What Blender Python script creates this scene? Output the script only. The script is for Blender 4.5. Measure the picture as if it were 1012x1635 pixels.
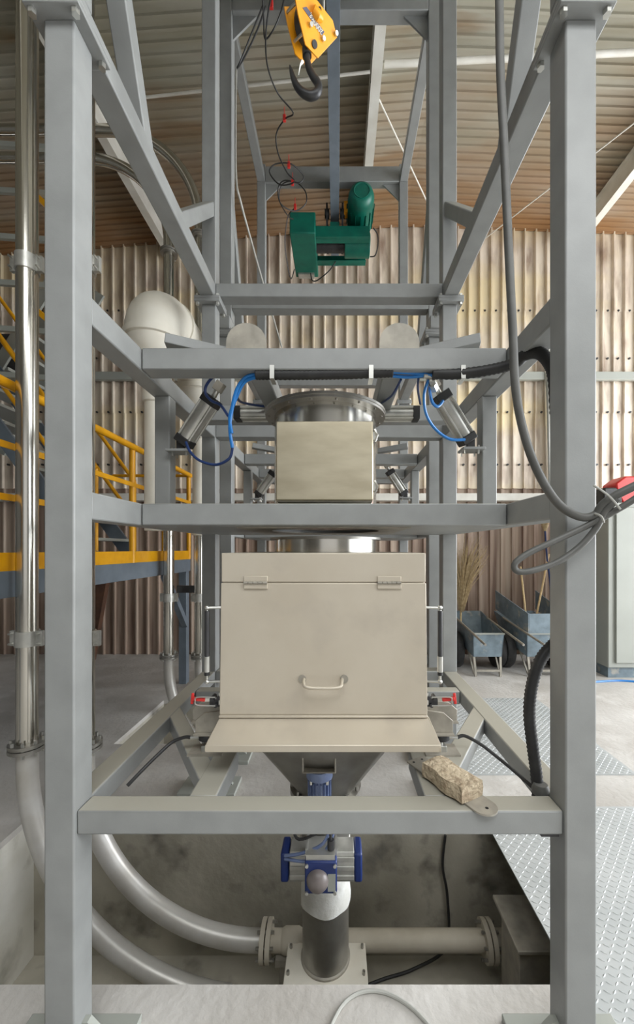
import bpy, math, random
from mathutils import Vector, Matrix
random.seed(4)
for o in list(bpy.data.objects): bpy.data.objects.remove(o)
S = bpy.context.scene
COL = S.collection
H = 1.77                      # eye height above the workshop floor
F = 620.0                     # focal length in pixels of the 1012x1635 frame
VX, VY = 538.0, 877.0         # where the view axis meets the frame

# ------------------------------------------------------------ camera, sky, exposure
cd = bpy.data.cameras.new('camera'); cam = bpy.data.objects.new('camera', cd); COL.objects.link(cam)
cam.location = (0, 0, H); cam.rotation_euler = (math.radians(90), 0, 0)
cd.sensor_fit = 'VERTICAL'; cd.sensor_height = 36.0; cd.sensor_width = 36.0
cd.lens = 36.0 * F / 1635.0
cd.shift_x = -(VX - 506.0) / 1635.0
cd.shift_y = (VY - 817.5) / 1635.0
cd.clip_start = 0.05
S.camera = cam
W = bpy.data.worlds.new('daylight'); S.world = W; W.use_nodes = True
bg = W.node_tree.nodes['Background']
bg.inputs['Color'].default_value = (0.92, 0.96, 1.0, 1); bg.inputs['Strength'].default_value = 3.4
S.view_settings.view_transform = 'Standard'; S.view_settings.look = 'None'
S.view_settings.exposure = 0.5; S.view_settings.gamma = 1.0
S.view_settings.use_curve_mapping = False
S.cycles.use_denoising = True
S.cycles.max_bounces = 8; S.cycles.diffuse_bounces = 5; S.cycles.glossy_bounces = 4

def area(name, loc, rot, sx, sy, power, col):
    l = bpy.data.lights.new(name, 'AREA'); l.shape = 'RECTANGLE'; l.size = sx; l.size_y = sy
    l.energy = power; l.color = col
    o = bpy.data.objects.new(name, l); COL.objects.link(o); o.location = loc; o.rotation_euler = rot
    return o
# daylight through the big gate on the right-hand side
area('gate_daylight', (8.6, 3.0, 2.6), (0, math.radians(90), 0), 4.6, 7.0, 480, (0.96, 0.98, 1.0))
area('roof_skylight', (1.2, -1.6, 5.3), (0, 0, 0), 5.0, 2.2, 190, (0.97, 0.99, 1.0))  # added fill from above, out of view; the roof has no opening here
area('front_gate_daylight', (1.5, -6.6, 2.6), (math.radians(90), 0, 0), 6.0, 4.2, 32, (0.97, 0.98, 1.0))  # unseen fill added from the front; the front wall has no gate

# ------------------------------------------------------------ materials
def lin(c): return tuple(((v/255.0)/12.92 if v <= 10 else (((v/255.0)+0.055)/1.055)**2.4) for v in c)
def mat(name, rgb, rough=0.5, metal=0.0, rgb2=None, scale=6.0, stretch=(1, 1, 1), bump=0.0, bscale=60.0, lo=0.35, hi=0.7,
        rgb3=None, s3=2.0, lo3=0.5, hi3=0.7, detail=6, dust=None, trans=0.0, spec=0.5, world=False, eave=None, stretch3=None):
    m = bpy.data.materials.new(name); m.use_nodes = True
    nt = m.node_tree; N = nt.nodes; L = nt.links; b = N['Principled BSDF']
    b.inputs['Roughness'].default_value = rough; b.inputs['Metallic'].default_value = metal
    b.inputs['Specular IOR Level'].default_value = spec
    c = lin(rgb) + (1,); b.inputs['Base Color'].default_value = c
    tc = N.new('ShaderNodeTexCoord'); mp = N.new('ShaderNodeMapping'); mp.inputs['Scale'].default_value = stretch
    if world:                                  # one continuous weathering over neighbouring sheets
        gp = N.new('ShaderNodeNewGeometry'); L.new(gp.outputs['Position'], mp.inputs['Vector'])
    else: L.new(tc.outputs['Object'], mp.inputs['Vector'])
    out = None
    mp3 = mp
    if stretch3:
        mp3 = N.new('ShaderNodeMapping'); mp3.inputs['Scale'].default_value = stretch3; mp3.inputs['Location'].default_value = (7.3, 0, 2.2)
        L.new(mp.inputs['Vector'].links[0].from_socket, mp3.inputs['Vector'])
    def noise_mix(prev, col2, sc, l, h, det, mp=mp):
        nz = N.new('ShaderNodeTexNoise'); nz.inputs['Scale'].default_value = sc; nz.inputs['Detail'].default_value = det
        L.new(mp.outputs['Vector'], nz.inputs['Vector'])
        r = N.new('ShaderNodeMapRange'); r.inputs['From Min'].default_value = l; r.inputs['From Max'].default_value = h
        L.new(nz.outputs['Fac'], r.inputs['Value'])
        mx = N.new('ShaderNodeMix'); mx.data_type = 'RGBA'
        L.new(r.outputs['Result'], mx.inputs['Factor'])
        if prev is None: mx.inputs[6].default_value = c
        else: L.new(prev, mx.inputs[6])
        mx.inputs[7].default_value = lin(col2) + (1,)
        return mx.outputs[2]
    if rgb2: out = noise_mix(out, rgb2, scale, lo, hi, detail)
    if rgb3: out = noise_mix(out, rgb3, s3, lo3, hi3, 4, mp3)
    if eave:                                   # rust that crept in from the wet end of the sheets
        gp = N.new('ShaderNodeNewGeometry'); sp = N.new('ShaderNodeSeparateXYZ'); L.new(gp.outputs['Position'], sp.inputs[0])
        nz = N.new('ShaderNodeTexNoise'); nz.inputs['Scale'].default_value = 1.3; nz.inputs['Detail'].default_value = 6; L.new(mp.outputs['Vector'], nz.inputs['Vector'])
        ad = N.new('ShaderNodeMath'); ad.operation = 'MULTIPLY_ADD'; ad.inputs[1].default_value = 3.2; L.new(nz.outputs['Fac'], ad.inputs[0]); L.new(sp.outputs['Y'], ad.inputs[2])
        r = N.new('ShaderNodeMapRange'); r.inputs['From Min'].default_value = 5.7; r.inputs['From Max'].default_value = 8.2; r.inputs['To Max'].default_value = .9
        L.new(ad.outputs[0], r.inputs['Value'])
        mx = N.new('ShaderNodeMix'); mx.data_type = 'RGBA'; L.new(r.outputs['Result'], mx.inputs['Factor'])
        L.new(out, mx.inputs[6]); mx.inputs[7].default_value = lin(eave) + (1,); out = mx.outputs[2]
    if dust:                                   # pale dust that has settled on every upward face
        ge = N.new('ShaderNodeNewGeometry'); sp = N.new('ShaderNodeSeparateXYZ'); L.new(ge.outputs['Normal'], sp.inputs[0])
        r = N.new('ShaderNodeMapRange'); r.inputs['From Min'].default_value = 0.6; r.inputs['From Max'].default_value = 0.95
        r.inputs['To Max'].default_value = 0.75
        L.new(sp.outputs['Z'], r.inputs['Value'])
        mx = N.new('ShaderNodeMix'); mx.data_type = 'RGBA'; L.new(r.outputs['Result'], mx.inputs['Factor'])
        if out is None: mx.inputs[6].default_value = c
        else: L.new(out, mx.inputs[6])
        mx.inputs[7].default_value = lin(dust) + (1,); out = mx.outputs[2]
    if out is not None: L.new(out, b.inputs['Base Color'])
    if bump:
        nz = N.new('ShaderNodeTexNoise'); nz.inputs['Scale'].default_value = bscale; nz.inputs['Detail'].default_value = 5
        L.new(mp.outputs['Vector'], nz.inputs['Vector'])
        bp = N.new('ShaderNodeBump'); bp.inputs['Strength'].default_value = bump; bp.inputs['Distance'].default_value = 0.02
        L.new(nz.outputs['Fac'], bp.inputs['Height']); L.new(bp.outputs['Normal'], b.inputs['Normal'])
    return m
M = dict(
    paint=mat('grey_frame_paint', (143, 145, 144), 0.42, rgb2=(134, 136, 135), scale=9, bump=0.03, bscale=220, dust=(170, 166, 152)),
    paint_dark=mat('grey_platform_paint', (112, 122, 132), 0.45, rgb2=(100, 110, 120), scale=7),
    beige=mat('dusty_hood_steel', (197, 188, 172), 0.42, 0.25, rgb2=(188, 178, 161), scale=3.5, bump=0.03, bscale=260, rgb3=(180, 171, 157), s3=5, lo3=0.55, hi3=0.78),
    dusty=mat('dusty_bracket_steel', (168, 162, 150), 0.55, 0.2, rgb2=(140, 136, 126), scale=14),
    satin=mat('satin_stainless', (205, 196, 172), 0.33, 0.85, rgb2=(186, 176, 152), scale=5, stretch=(1, 1, 3), bump=0.02, bscale=180),
    steel=mat('polished_stainless', (206, 203, 195), 0.2, 1.0, rgb2=(196, 192, 182), scale=4, stretch=(1, 1, .4)),
    steel_dull=mat('dull_stainless', (166, 164, 158), 0.4, 0.8, rgb2=(148, 145, 138), scale=10),
    alu=mat('aluminium', (200, 199, 193), 0.34, 0.6, rgb2=(172, 172, 166), scale=12),
    zinc=mat('zinc_bolt', (205, 205, 200), 0.3, 0.9),
    run=mat('dust_covered_pipe', (196, 189, 174), 0.6, rgb2=(180, 172, 156), scale=7),
    white_pipe=mat('dusty_pale_pipe', (204, 202, 198), 0.36, 0.3, rgb2=(186, 182, 174), scale=6, dust=(206, 204, 198)),
    duct=mat('white_duct_plastic', (226, 222, 210), 0.45, rgb2=(214, 208, 194), scale=5),
    yellow=mat('yellow_paint', (232, 168, 12), 0.4, rgb2=(214, 150, 10), scale=8),
    hookyel=mat('hook_block_yellow', (250, 170, 30), 0.38, rgb2=(240, 156, 24), scale=10),
    green=mat('hoist_green', (2, 104, 86), 0.4, rgb2=(2, 88, 74), scale=8),
    black=mat('black_rubber', (34, 34, 35), 0.55, rgb2=(46, 46, 46), scale=20),
    iron=mat('dark_forged_iron', (58, 58, 60), 0.4, 0.5, rgb2=(74, 74, 75), scale=12),
    cable=mat('grey_cable_sheath', (92, 92, 89), 0.5, rgb2=(80, 80, 77), scale=15),
    wire=mat('pale_grey_wire', (172, 172, 166), 0.5),
    blue=mat('blue_air_tube', (32, 116, 190), 0.3),
    navy=mat('dark_blue_air_tube', (34, 56, 104), 0.35),
    dome=mat('grey_dome', (122, 114, 112), 0.35),
    bluecap=mat('blue_actuator_paint', (26, 46, 104), 0.4, rgb2=(32, 54, 112), scale=9),
    motorblue=mat('pale_blue_motor_paint', (120, 136, 172), 0.4, rgb2=(98, 112, 150), scale=20),
    red=mat('red_plastic', (206, 48, 44), 0.4),
    sleeve=mat('white_cloth_sleeve', (238, 238, 234), 0.75, rgb2=(222, 221, 214), scale=14, bump=0.35, bscale=16),
    concrete=mat('workshop_concrete', (194, 191, 186), 0.8, rgb2=(170, 165, 158), scale=1.3, bump=0.25, bscale=24, rgb3=(202, 199, 194), s3=3.2, lo3=0.5, hi3=0.72),
    pit=mat('pit_concrete', (182, 177, 163), 0.85, rgb2=(146, 141, 128), scale=2.2, bump=0.4, bscale=9, rgb3=(112, 108, 100), s3=5, lo3=0.55, hi3=0.75),
    tread=mat('tread_plate_steel', (186, 189, 189), 0.5, 0.1, rgb2=(172, 176, 176), scale=3),
    roof=mat('stained_roof_sheet', (166, 163, 150), 0.6, rgb2=(144, 139, 120), scale=1.5, stretch=(.5, 2.2, 1), rgb3=(128, 100, 66), s3=1.1, lo3=0.58, hi3=0.75, world=True, eave=(140, 98, 54)),
    sheet=mat('weathered_wall_sheet', (226, 214, 198), 0.42, 0.1, rgb2=(158, 138, 122), scale=2.0, stretch=(3.2, 1, .7), rgb3=(226, 210, 174), s3=.8, lo3=0.48, hi3=0.66, stretch3=(.45, 1, 1.3), lo=.45, hi=.70, detail=10, world=True),
    sheet_low=mat('stained_lower_sheet', (178, 158, 142), 0.6, rgb2=(118, 94, 82), scale=2.0, stretch=(6, 1, .25), detail=10, rgb3=(190, 174, 158), s3=1.2, lo3=0.5, hi3=0.7, world=True),
    plaster=mat('pale_pit_plaster', (214, 212, 204), 0.85, rgb2=(190, 186, 172), scale=2.5, bump=0.5, bscale=7, rgb3=(150, 146, 134), s3=4, lo3=0.55, hi3=0.75),  # paler copy of the pit concrete, light on the left wall put into colour
    plain=mat('dull_side_sheet', (96, 94, 90), 0.8),
    white=mat('white_beam_paint', (222, 220, 212), 0.5, rgb2=(204, 200, 190), scale=4),
    rust=mat('rusty_steel', (96, 66, 48), 0.8, rgb2=(70, 48, 38), scale=7),
    cabinet=mat('cabinet_paint', (160, 163, 156), 0.45, rgb2=(152, 155, 148), scale=2),
    bluegrey=mat('blue_grey_sheet', (122, 138, 148), 0.55, rgb2=(98, 112, 120), scale=9, rgb3=(160, 158, 150), s3=7, lo3=0.58, hi3=0.7),
    wood=mat('pale_wood', (222, 196, 150), 0.6, rgb2=(204, 176, 128), scale=30),
    twig=mat('dry_twigs', (190, 170, 134), 0.8, rgb2=(150, 130, 96), scale=25),
    brick=mat('sandy_brick', (196, 180, 154), 0.9, rgb2=(164, 146, 122), scale=28, bump=0.9, bscale=55, lo=.45, hi=.65),
    dark=mat('dark_opening', (22, 22, 22), 0.8),
    label=mat('grey_label_plate', (92, 92, 112), 0.5),
    lettering=mat('label_lettering', (236, 230, 214), 0.5),
)

# ------------------------------------------------------------ mesh helpers
def pt(px, py, Y): return Vector(((px - VX) / F * Y, Y, (VY - py) / F * Y))
def smooth_path(pts, k=6, closed=False):
    P = [Vector(p) for p in pts]; n = len(P); out = []
    rng = range(n if closed else n - 1)
    for i in rng:
        if closed: a, b, c, d = P[(i-1) % n], P[i], P[(i+1) % n], P[(i+2) % n]
        else: a, b, c, d = P[max(i-1, 0)], P[i], P[i+1], P[min(i+2, n-1)]
        for j in range(k):
            t = j / k
            out.append(0.5*((2*b) + (c-a)*t + (2*a-5*b+4*c-d)*t*t + (3*b-a-3*c+d)*t**3))
    if not closed: out.append(P[-1])
    return out
class MB:
    def __init__(s): s.v = []; s.f = []
    def add(s, vs, fs):
        k = len(s.v); s.v += [Vector(p) for p in vs]; s.f += [tuple(i + k for i in f) for f in fs]; return s
    def box(s, x0, x1, y0, y1, z0, z1):
        vs = [(x, y, z) for z in (z0, z1) for y in (y0, y1) for x in (x0, x1)]
        return s.add(vs, [(0, 2, 3, 1), (4, 5, 7, 6), (0, 1, 5, 4), (2, 6, 7, 3), (0, 4, 6, 2), (1, 3, 7, 5)])
    def beam(s, p0, p1, w, h, up=(0, 0, 1)):
        p0, p1 = Vector(p0), Vector(p1); d = (p1 - p0).normalized(); up = Vector(up)
        if abs(d.dot(up)) > .98: up = Vector((0, 1, 0))
        r = d.cross(up).normalized(); u = r.cross(d)
        vs = [p + r*(a*w/2) + u*(b*h/2) for p in (p0, p1) for a, b in ((-1, -1), (1, -1), (1, 1), (-1, 1))]
        return s.add(vs, [(3, 2, 1, 0), (4, 5, 6, 7), (0, 1, 5, 4), (1, 2, 6, 5), (2, 3, 7, 6), (3, 0, 4, 7)])
    def prism(s, poly, d):
        d = Vector(d); n = len(poly); P = [Vector(p) for p in poly]
        return s.add(P + [p + d for p in P], [tuple(range(n))[::-1], tuple(range(n, 2*n))] + [(i, (i+1) % n, n + (i+1) % n, n + i) for i in range(n)])
    def cyl(s, p0, p1, r, r2=None, n=20): return s.tube([p0, p1], [r, r if r2 is None else r2], n)
    def tube(s, path, r, n=8, closed=False):
        P = [Vector(p) for p in path]; m = len(P)
        R = r if isinstance(r, (list, tuple)) else [r]*m
        if len(R) != m: R = [R[0] + (R[-1]-R[0])*i/(m-1) for i in range(m)]
        T = []
        for i in range(m):
            a = P[(i-1) % m] if closed or i else P[i]; b = P[(i+1) % m] if closed or i < m-1 else P[i]
            T.append((b - a).normalized())
        up = Vector((0, 0, 1)) if abs(T[0].z) < .9 else Vector((0, 1, 0))
        u = T[0].cross(up).normalized(); vs = []
        for i in range(m):
            u = (u - T[i]*u.dot(T[i])).normalized(); w = T[i].cross(u)
            vs += [P[i] + (u*math.cos(2*math.pi*j/n) + w*math.sin(2*math.pi*j/n))*R[i] for j in range(n)]
        fs = []
        for i in range(m if closed else m-1):
            a, b = i*n, ((i+1) % m)*n
            fs += [(a+j, a+(j+1) % n, b+(j+1) % n, b+j) for j in range(n)]
        if not closed: fs += [tuple(range(n))[::-1], tuple(range((m-1)*n, m*n))]
        return s.add(vs, fs)
    def lathe(s, c, prof, n=32, axis='z', ring=False):
        c = Vector(c); vs = []
        for r, z in prof:
            for j in range(n):
                a = 2*math.pi*j/n; p = (r*math.cos(a), r*math.sin(a), z)
                if axis == 'y': p = (p[0], p[2], p[1])
                if axis == 'x': p = (p[2], p[0], p[1])
                vs.append(c + Vector(p))
        fs = []; m = len(prof)
        for i in range(m if ring else m-1):
            a, b = i*n, ((i+1) % m)*n
            fs += [(a+j, a+(j+1) % n, b+(j+1) % n, b+j) for j in range(n)]
        if not ring: fs += [tuple(range(n))[::-1], tuple(range((m-1)*n, m*n))]
        return s.add(vs, fs)
    def ball(s, c, r, n=12):
        return s.lathe(c, [(max(r*math.sin(math.pi*i/8), r*.01), -r*math.cos(math.pi*i/8)) for i in range(9)], n)
    def loft(s, rings):
        n = len(rings[0]); vs = [p for r in rings for p in r]; fs = []
        for i in range(len(rings)-1): fs += [(i*n+j, i*n+(j+1) % n, (i+1)*n+(j+1) % n, (i+1)*n+j) for j in range(n)]
        fs += [tuple(range(n))[::-1], tuple(range((len(rings)-1)*n, len(rings)*n))]
        return s.add(vs, fs)
    def plate_hole(s, x0, x1, y0, y1, z0, z1, c, r, n=40):
        corner = []; inner = []
        for j in range(n):
            a = 2*math.pi*j/n; dx, dy = math.cos(a), math.sin(a)
            t = min((x1-c[0])/dx if dx > 1e-6 else 1e9, (x0-c[0])/dx if dx < -1e-6 else 1e9, (y1-c[1])/dy if dy > 1e-6 else 1e9, (y0-c[1])/dy if dy < -1e-6 else 1e9)
            corner.append((c[0]+dx*t, c[1]+dy*t)); inner.append((c[0]+dx*r, c[1]+dy*r))
        for k in ((x0, y0), (x1, y0), (x1, y1), (x0, y1)):
            i = min(range(n), key=lambda q: (corner[q][0]-k[0])**2 + (corner[q][1]-k[1])**2); corner[i] = k
        return s.ring4([(p[0], p[1], z0) for p in corner], [(p[0], p[1], z1) for p in corner], [(p[0], p[1], z1) for p in inner], [(p[0], p[1], z0) for p in inner])
    def ring4(s, *rs):
        n = len(rs[0]); m = len(rs)
        return s.add([p for r in rs for p in r], [(i*n+j, i*n+(j+1) % n, ((i+1) % m)*n+(j+1) % n, ((i+1) % m)*n+j) for i in range(m) for j in range(n)])
def part(name, mb, m, parent=None, bevel=0.0, label=None, kind=None, sharp=38):
    me = bpy.data.meshes.new(name)
    base = Vector((0, 0, 0))
    vs = [Vector((p.x, p.y, p.z + H)) for p in mb.v]
    if parent is None:
        xs = [p.x for p in vs]; ys = [p.y for p in vs]; zs = [p.z for p in vs]
        base = Vector(((min(xs)+max(xs))/2, (min(ys)+max(ys))/2, min(zs)))
    me.from_pydata([tuple(p - base) for p in vs], [], mb.f); me.validate()
    me.materials.append(M[m])
    for p in me.polygons: p.use_smooth = True
    me.set_sharp_from_angle(angle=math.radians(sharp))
    o = bpy.data.objects.new(name, me); COL.objects.link(o)
    if parent is not None:
        o.parent = parent
        off = Vector((0, 0, 0)); q = parent
        while q is not None: off += q.location; q = q.parent
        o.location = -off
    else: o.location = base
    if bevel:
        b = o.modifiers.new('edge_radius', 'BEVEL'); b.width = bevel; b.segments = 2; b.limit_method = 'ANGLE'; b.angle_limit = math.radians(50)
    if label: o['label'] = label
    if kind: o['kind'] = kind
    return o
def bolts(name, ends, r, m, parent, n=6):
    first = None
    for p, q in ends:
        p, q = Vector(p), Vector(q)
        if first is None: first = part(name, MB().cyl(p, q, r, n=n), m, parent); p0 = p; continue
        o = first.copy(); COL.objects.link(o); o.location = first.location + (p - p0)
def tag(o, label, cat, group=None, kind=None):
    o['label'] = label; o['category'] = cat
    if group: o['group'] = group
    if kind: o['kind'] = kind
    return o
def thing(name, label, cat, loc, group=None, kind=None):
    o = bpy.data.objects.new(name, None); COL.objects.link(o); o.empty_display_size = .1
    o.location = (loc[0], loc[1], loc[2] + H)
    return tag(o, label, cat, group, kind)
def single(name, mb, m, label, cat, group=None, kind=None, bevel=0, sharp=38):
    return tag(part(name, mb, m, None, bevel, sharp=sharp), label, cat, group, kind)
def copy_tree(o, dy=0.0, label=None, parent=None):
    c = o.copy(); COL.objects.link(c)
    if parent is not None: c.parent = parent; c.matrix_parent_inverse.identity()
    else: c.location.y += dy
    if label: c['label'] = label
    for ch in list(o.children): copy_tree(ch, 0, None, c)
    return c

FL = -H                       # floor level seen from the eye
DY = 1.953                    # spacing of the two machines
XLo, XLi, XRi, XRo = -.987, -.885, .769, .874
XC, YC = -.065, 2.2
R1a, R1b, R2a, R2b = 1.307, 1.407, 2.83, 2.93

# ------------------------------------------------------------ the hall
XP0, XP1, YP0, YP1, ZP = -2.03, 1.75, 1.579, 2.6, -2.72
XP = XP0
fl = MB()
xs = [-7, XP0, XP1, 13]; ys = [-7, YP0, YP1, YP0+DY, YP1+DY, 6.6]
for i in range(3):
    for j in range(5):
        if i == 1 and j in (1, 3): continue
        fl.box(xs[i], xs[i+1], ys[j], ys[j+1], FL-.04, FL)
single('floor', fl, 'concrete', 'dusty pale concrete workshop floor with open pits under the frames', 'floor', kind='structure')
for k in (0, 1):
    d = k*DY
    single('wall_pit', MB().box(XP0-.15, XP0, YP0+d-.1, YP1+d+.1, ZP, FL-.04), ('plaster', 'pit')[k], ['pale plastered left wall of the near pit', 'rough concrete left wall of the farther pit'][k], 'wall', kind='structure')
    w = MB().box(XP1, XP1+.15, YP0+d-.1, YP1+d+.1, ZP, FL-.04)
    w.box(XP0, XP1, YP1+d, YP1+d+.12, ZP, FL-.04).box(XP0, XP1, YP0+d-.12, YP0+d, ZP, FL-.04)
    single('wall_pit', w, 'pit', ['rough dark concrete walls of the near pit around the white pipe', 'concrete walls of the farther pit under the back frame'][k], 'wall', kind='structure')
    single('floor_pit', MB().box(XP0-.1, XP1+.1, YP0+d-.1, YP1+d+.1, ZP-.1, ZP), 'pit', ['dirty bottom of the near pit below the white pipe', 'bottom of the farther pit under the back frame'][k], 'floor', kind='structure')

YW = 6.53
wall = thing('wall_back', 'weathered corrugated sheet wall closing the far end of the hall', 'wall', (0, YW, FL), kind='structure')
def corr(width, n, z0, z1):
    pr = []; p = width/n
    for i in range(n):
        x = i*p
        pr += [(x, 0), (x+.40*p, 0.006), (x+.76*p, 0), (x+.81*p, -.038), (x+.92*p, -.038), (x+.97*p, 0)]
    pr.append((width, 0)); m = MB(); k = len(pr)
    m.add([(x, y, z) for z in (z0, z1) for x, y in pr], [(i, i+1, k+i+1, k+i) for i in range(k-1)])
    m.add([(x, y+.006, z) for z in (z0, z1) for x, y in pr], [(k+i, k+i+1, i+1, i) for i in range(k-1)])
    return m
SW = .93
for zi, (z0, z1, m, off) in enumerate(((FL, 1.12, 'sheet_low', .03), (1.02, 2.32, 'sheet', 0), (2.28, 4.02, 'sheet', -.012), (3.98, 5.42, 'sheet', -.024))):
    first = None
    for c in range(-7, 7):
        if first is None:
            first = part('sheet', corr(SW, 5, z0, z1), m, wall); base = first.location.copy(); o = first
        else:
            o = first.copy(); COL.objects.link(o)
        o.location = base + Vector((c*SW, YW + off, 0))
b = MB()
for z in (4.0, 3.2, 2.3, 1.42):
    for c in range(-34, 35):
        x = c*SW/5 + .07 + random.uniform(-.012, .012)
        b.cyl((x, YW-.03, z), (x, YW+.005, z), .017, n=6)
part('bolt_row', b, 'iron', wall, kind='stuff')
part('ledge_beam', MB().box(-6.4, 6.5, YW-.16, YW+.02, .80, .92), 'white', wall, .006, label='white painted beam across the wall below the upper sheets')
part('girt', MB().box(-6.4, 6.5, YW-.13, YW-.05, 2.80, 2.93), 'cabinet', wall, .005, label='pale grey steel girt bolted across the sheets')
single('wall_left', MB().box(-7.1, -7, -7, 6.7, FL, 5.6), 'plain', 'dull sheet wall on the left of the hall beyond the platform', 'wall', kind='structure')
single('wall_front', MB().box(-7.1, 13, -7.1, -7, FL, 5.6), 'plain', 'dull sheet wall behind the viewer', 'wall', kind='structure')
single('trim_1', MB().cyl((3.47, YW-.12, 3.3), (3.52, YW-.12, .92), .06, n=14), 'zinc', 'grey metal downpipe standing on the white ledge of the far wall', 'pipe', kind='structure')
single('trim_2', MB().beam((-3.75, YW-.3, -.5), (-3.95, YW-.35, FL), .16, .1), 'rust', 'rusty leaning steel post by the wall under the yellow platform', 'post', kind='structure')

RX, RZ = 1.1, 5.42
def roofz(x): return RZ - (.072*(RX-x) if x < RX else .035*(x-RX))
ceil = thing('ceiling', 'stained ribbed roof sheets over the hall seen from below', 'ceiling', (0, 0, RZ), kind='structure')
def roof_panel(y0, x0, x1):
    m = MB(); pr = []
    for i in range(10):
        y = i*.1; pr += [(y, 0), (y+.070, 0), (y+.073, -.024), (y+.097, -.024)]
    pr.append((1.0, 0)); k = len(pr)
    m.add([(x, y0+y, roofz(x)+z) for x in (x0, x1) for y, z in pr], [(i, k+i, k+i+1, i+1) for i in range(k-1)])
    m.add([(x, y0+y, roofz(x)+z+.05) for x in (x0, x1) for y, z in pr], [(i+1, k+i+1, k+i, i) for i in range(k-1)])
    return m
for x0, x1 in ((-7, RX), (RX, 9.2)):
    f0 = None
    for k in range(14):
        if f0 is None: f0 = part('roof_panel', roof_panel(-7.4, x0, x1), 'roof', ceil, sharp=8); o = f0; bl = f0.location.copy()
        else: o = f0.copy(); COL.objects.link(o)
        o.location = bl + Vector((0, k, 0))
for i, x in enumerate((-2.75, .42, 3.95)):
    z = roofz(x) - .03; m = MB()
    m.box(x-.055, x+.055, -6, 6.5, z-.30, z-.285).box(x-.055, x+.055, -6, 6.5, z-.015, z).box(x-.005, x+.005, -6, 6.5, z-.285, z-.015)
    single('trim_%d' % (i+3), m, 'white', ['white roof rafter on the left above the curved steel pipes', 'white roof rafter above the green hoist motor', 'white roof rafter on the right beyond the frame'][i], 'rafter', kind='structure')
single('trim_6', MB().cyl((.5, 4.1, 5.12), (3.9, 4.0, 5.16), .03, n=10), 'white', 'white roof tie tube between the middle and right rafters', 'tie', kind='structure')
single('trim_7', MB().cyl((-2.7, 4.35, 5.0), (.35, 4.1, 5.04), .014, n=8), 'white', 'thin white roof tie left of the middle rafter', 'tie', kind='structure')
for k, (p, q, lab) in enumerate((((592, 131), (690, 340), 'thin diagonal roof bracing rod running from the middle rafter to the right, above the hoist'),
                                 ((594, 75), (640, 0), 'thin diagonal roof bracing rod near the top, right of the hook block'), ((1040, 175), (775, 380), 'thin diagonal roof bracing rod right of the hanging cable'))):
    e = [Vector(((x-VX)/(VY-y)*5.1, F*5.1/(VY-y), 5.1)) for x, y in (p, q)]
    single('trim_%d' % (8+k), MB().cyl(e[0], e[1], .009, n=6), 'white', lab, 'rod', kind='structure')

# ------------------------------------------------------------ lower machine frame
def bolt(m, p, d, r=.011, l=.02):
    p = Vector(p); d = Vector(d); m.cyl(p, p + d*l, r, n=6); return m
fr = thing('steel_frame', 'grey square-tube steel frame nearest the viewer, standing around the beige hood', 'frame', ((XLi+XRi)/2, 2.1, FL))
PB, BV = 'paint', .006
for x0, x1 in ((XLo, XLi), (XRi, XRo)):
    xc = (x0+x1)/2; s = 1 if xc < 0 else -1
    for y0, y1 in ((R1a, R1b), (R2a, R2b)):
        yc = (y0+y1)/2
        po = part('post', MB().box(x0, x1, y0, y1, FL+.03, 1.785), PB, fr, BV)
        bp = part('base_plate', MB().box(xc-.205, xc+.205, yc-.12, yc+.10, FL, FL+.03), 'cabinet', fr, .003)
        g = MB(); e = x1 if s > 0 else x0
        g.prism([(e, yc-.012, FL+.03), (e+s*.115, yc-.012, FL+.03), (e+s*.02, yc-.012, FL+.13), (e, yc-.012, FL+.13)], (0, .024, 0))
        part('gusset', g, 'cabinet', fr)
        part('flange_plate', MB().box(xc-.092, xc+.092, yc-.092, yc+.092, 1.785, 1.806), PB, fr, .003)
        bolts('bolt', [((xc+a*.072, yc+c*.072, 1.785), (xc+a*.072, yc+c*.072, 1.767)) for a in (-1, 1) for c in (-1, 1)], .013, 'zinc', fr)
    for za, zb, nm in ((.815, .914, 'side_rail'), (.108, .208, 'side_rail'), (-.972, -.89, 'side_rail')):
        part(nm, MB().box(x0+.004, x1-.004, R1b, R2a, za, zb), PB, fr, BV)
    xa, xb = (x0, x0+.1) if s > 0 else (x0, x0+.08)
    part('stub_post', MB().box(xa+.018 if s > 0 else xa, xb, 2.06, 2.14, .208, .815), PB, fr, BV)
for y0, y1, z0, z1 in ((1.76, 1.86, .815, .914), (2.46, 2.56, .815, .914), (R2a, R2b, .815, .914), (1.76, 1.86, .108, .208), (R2a, R2b, .108, .208), (1.32, 1.405, -.972, -.89), (R2a, R2b, -.972, -.89)):
    part('cross_beam', MB().box(XLi, XRi, y0, y1, z0, z1), PB, fr, BV)
for x0, x1 in ((XLi, -.52), (.42, XRi)):
    part('cross_beam', MB().box(x0, x1, 2.43, 2.51, -.972, -.89), PB, fr, BV)
for x0, x1 in ((-.417, -.324), (.215, .312)):
    part('joist', MB().box(x0, x1, 1.86, 2.46, .815, .914), PB, fr, BV)
for x0, x1 in ((-.536, -.436), (.316, .416)):
    part('joist', MB().box(x0, x1, 1.405, 1.72, -.972, -.892), PB, fr, BV)
part('diagonal_brace', MB().beam((-.50, 1.52, -.932), (-.93, 2.2, -.932), .075, .078), PB, fr, BV)
part('diagonal_brace', MB().beam((.40, 1.50, -.932), (.82, 2.2, -.932), .085, .078), PB, fr, BV)
part('deck_plate', MB().plate_hole(XLi, XRi, 1.86, R2a, .108, .118, (XC, YC), .30), 'paint', fr)
part('hole_collar', MB().plate_hole(XC-.42, XC+.42, 1.865, 2.66, .102, .108, (XC, YC), .30), 'dusty', fr)
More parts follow.
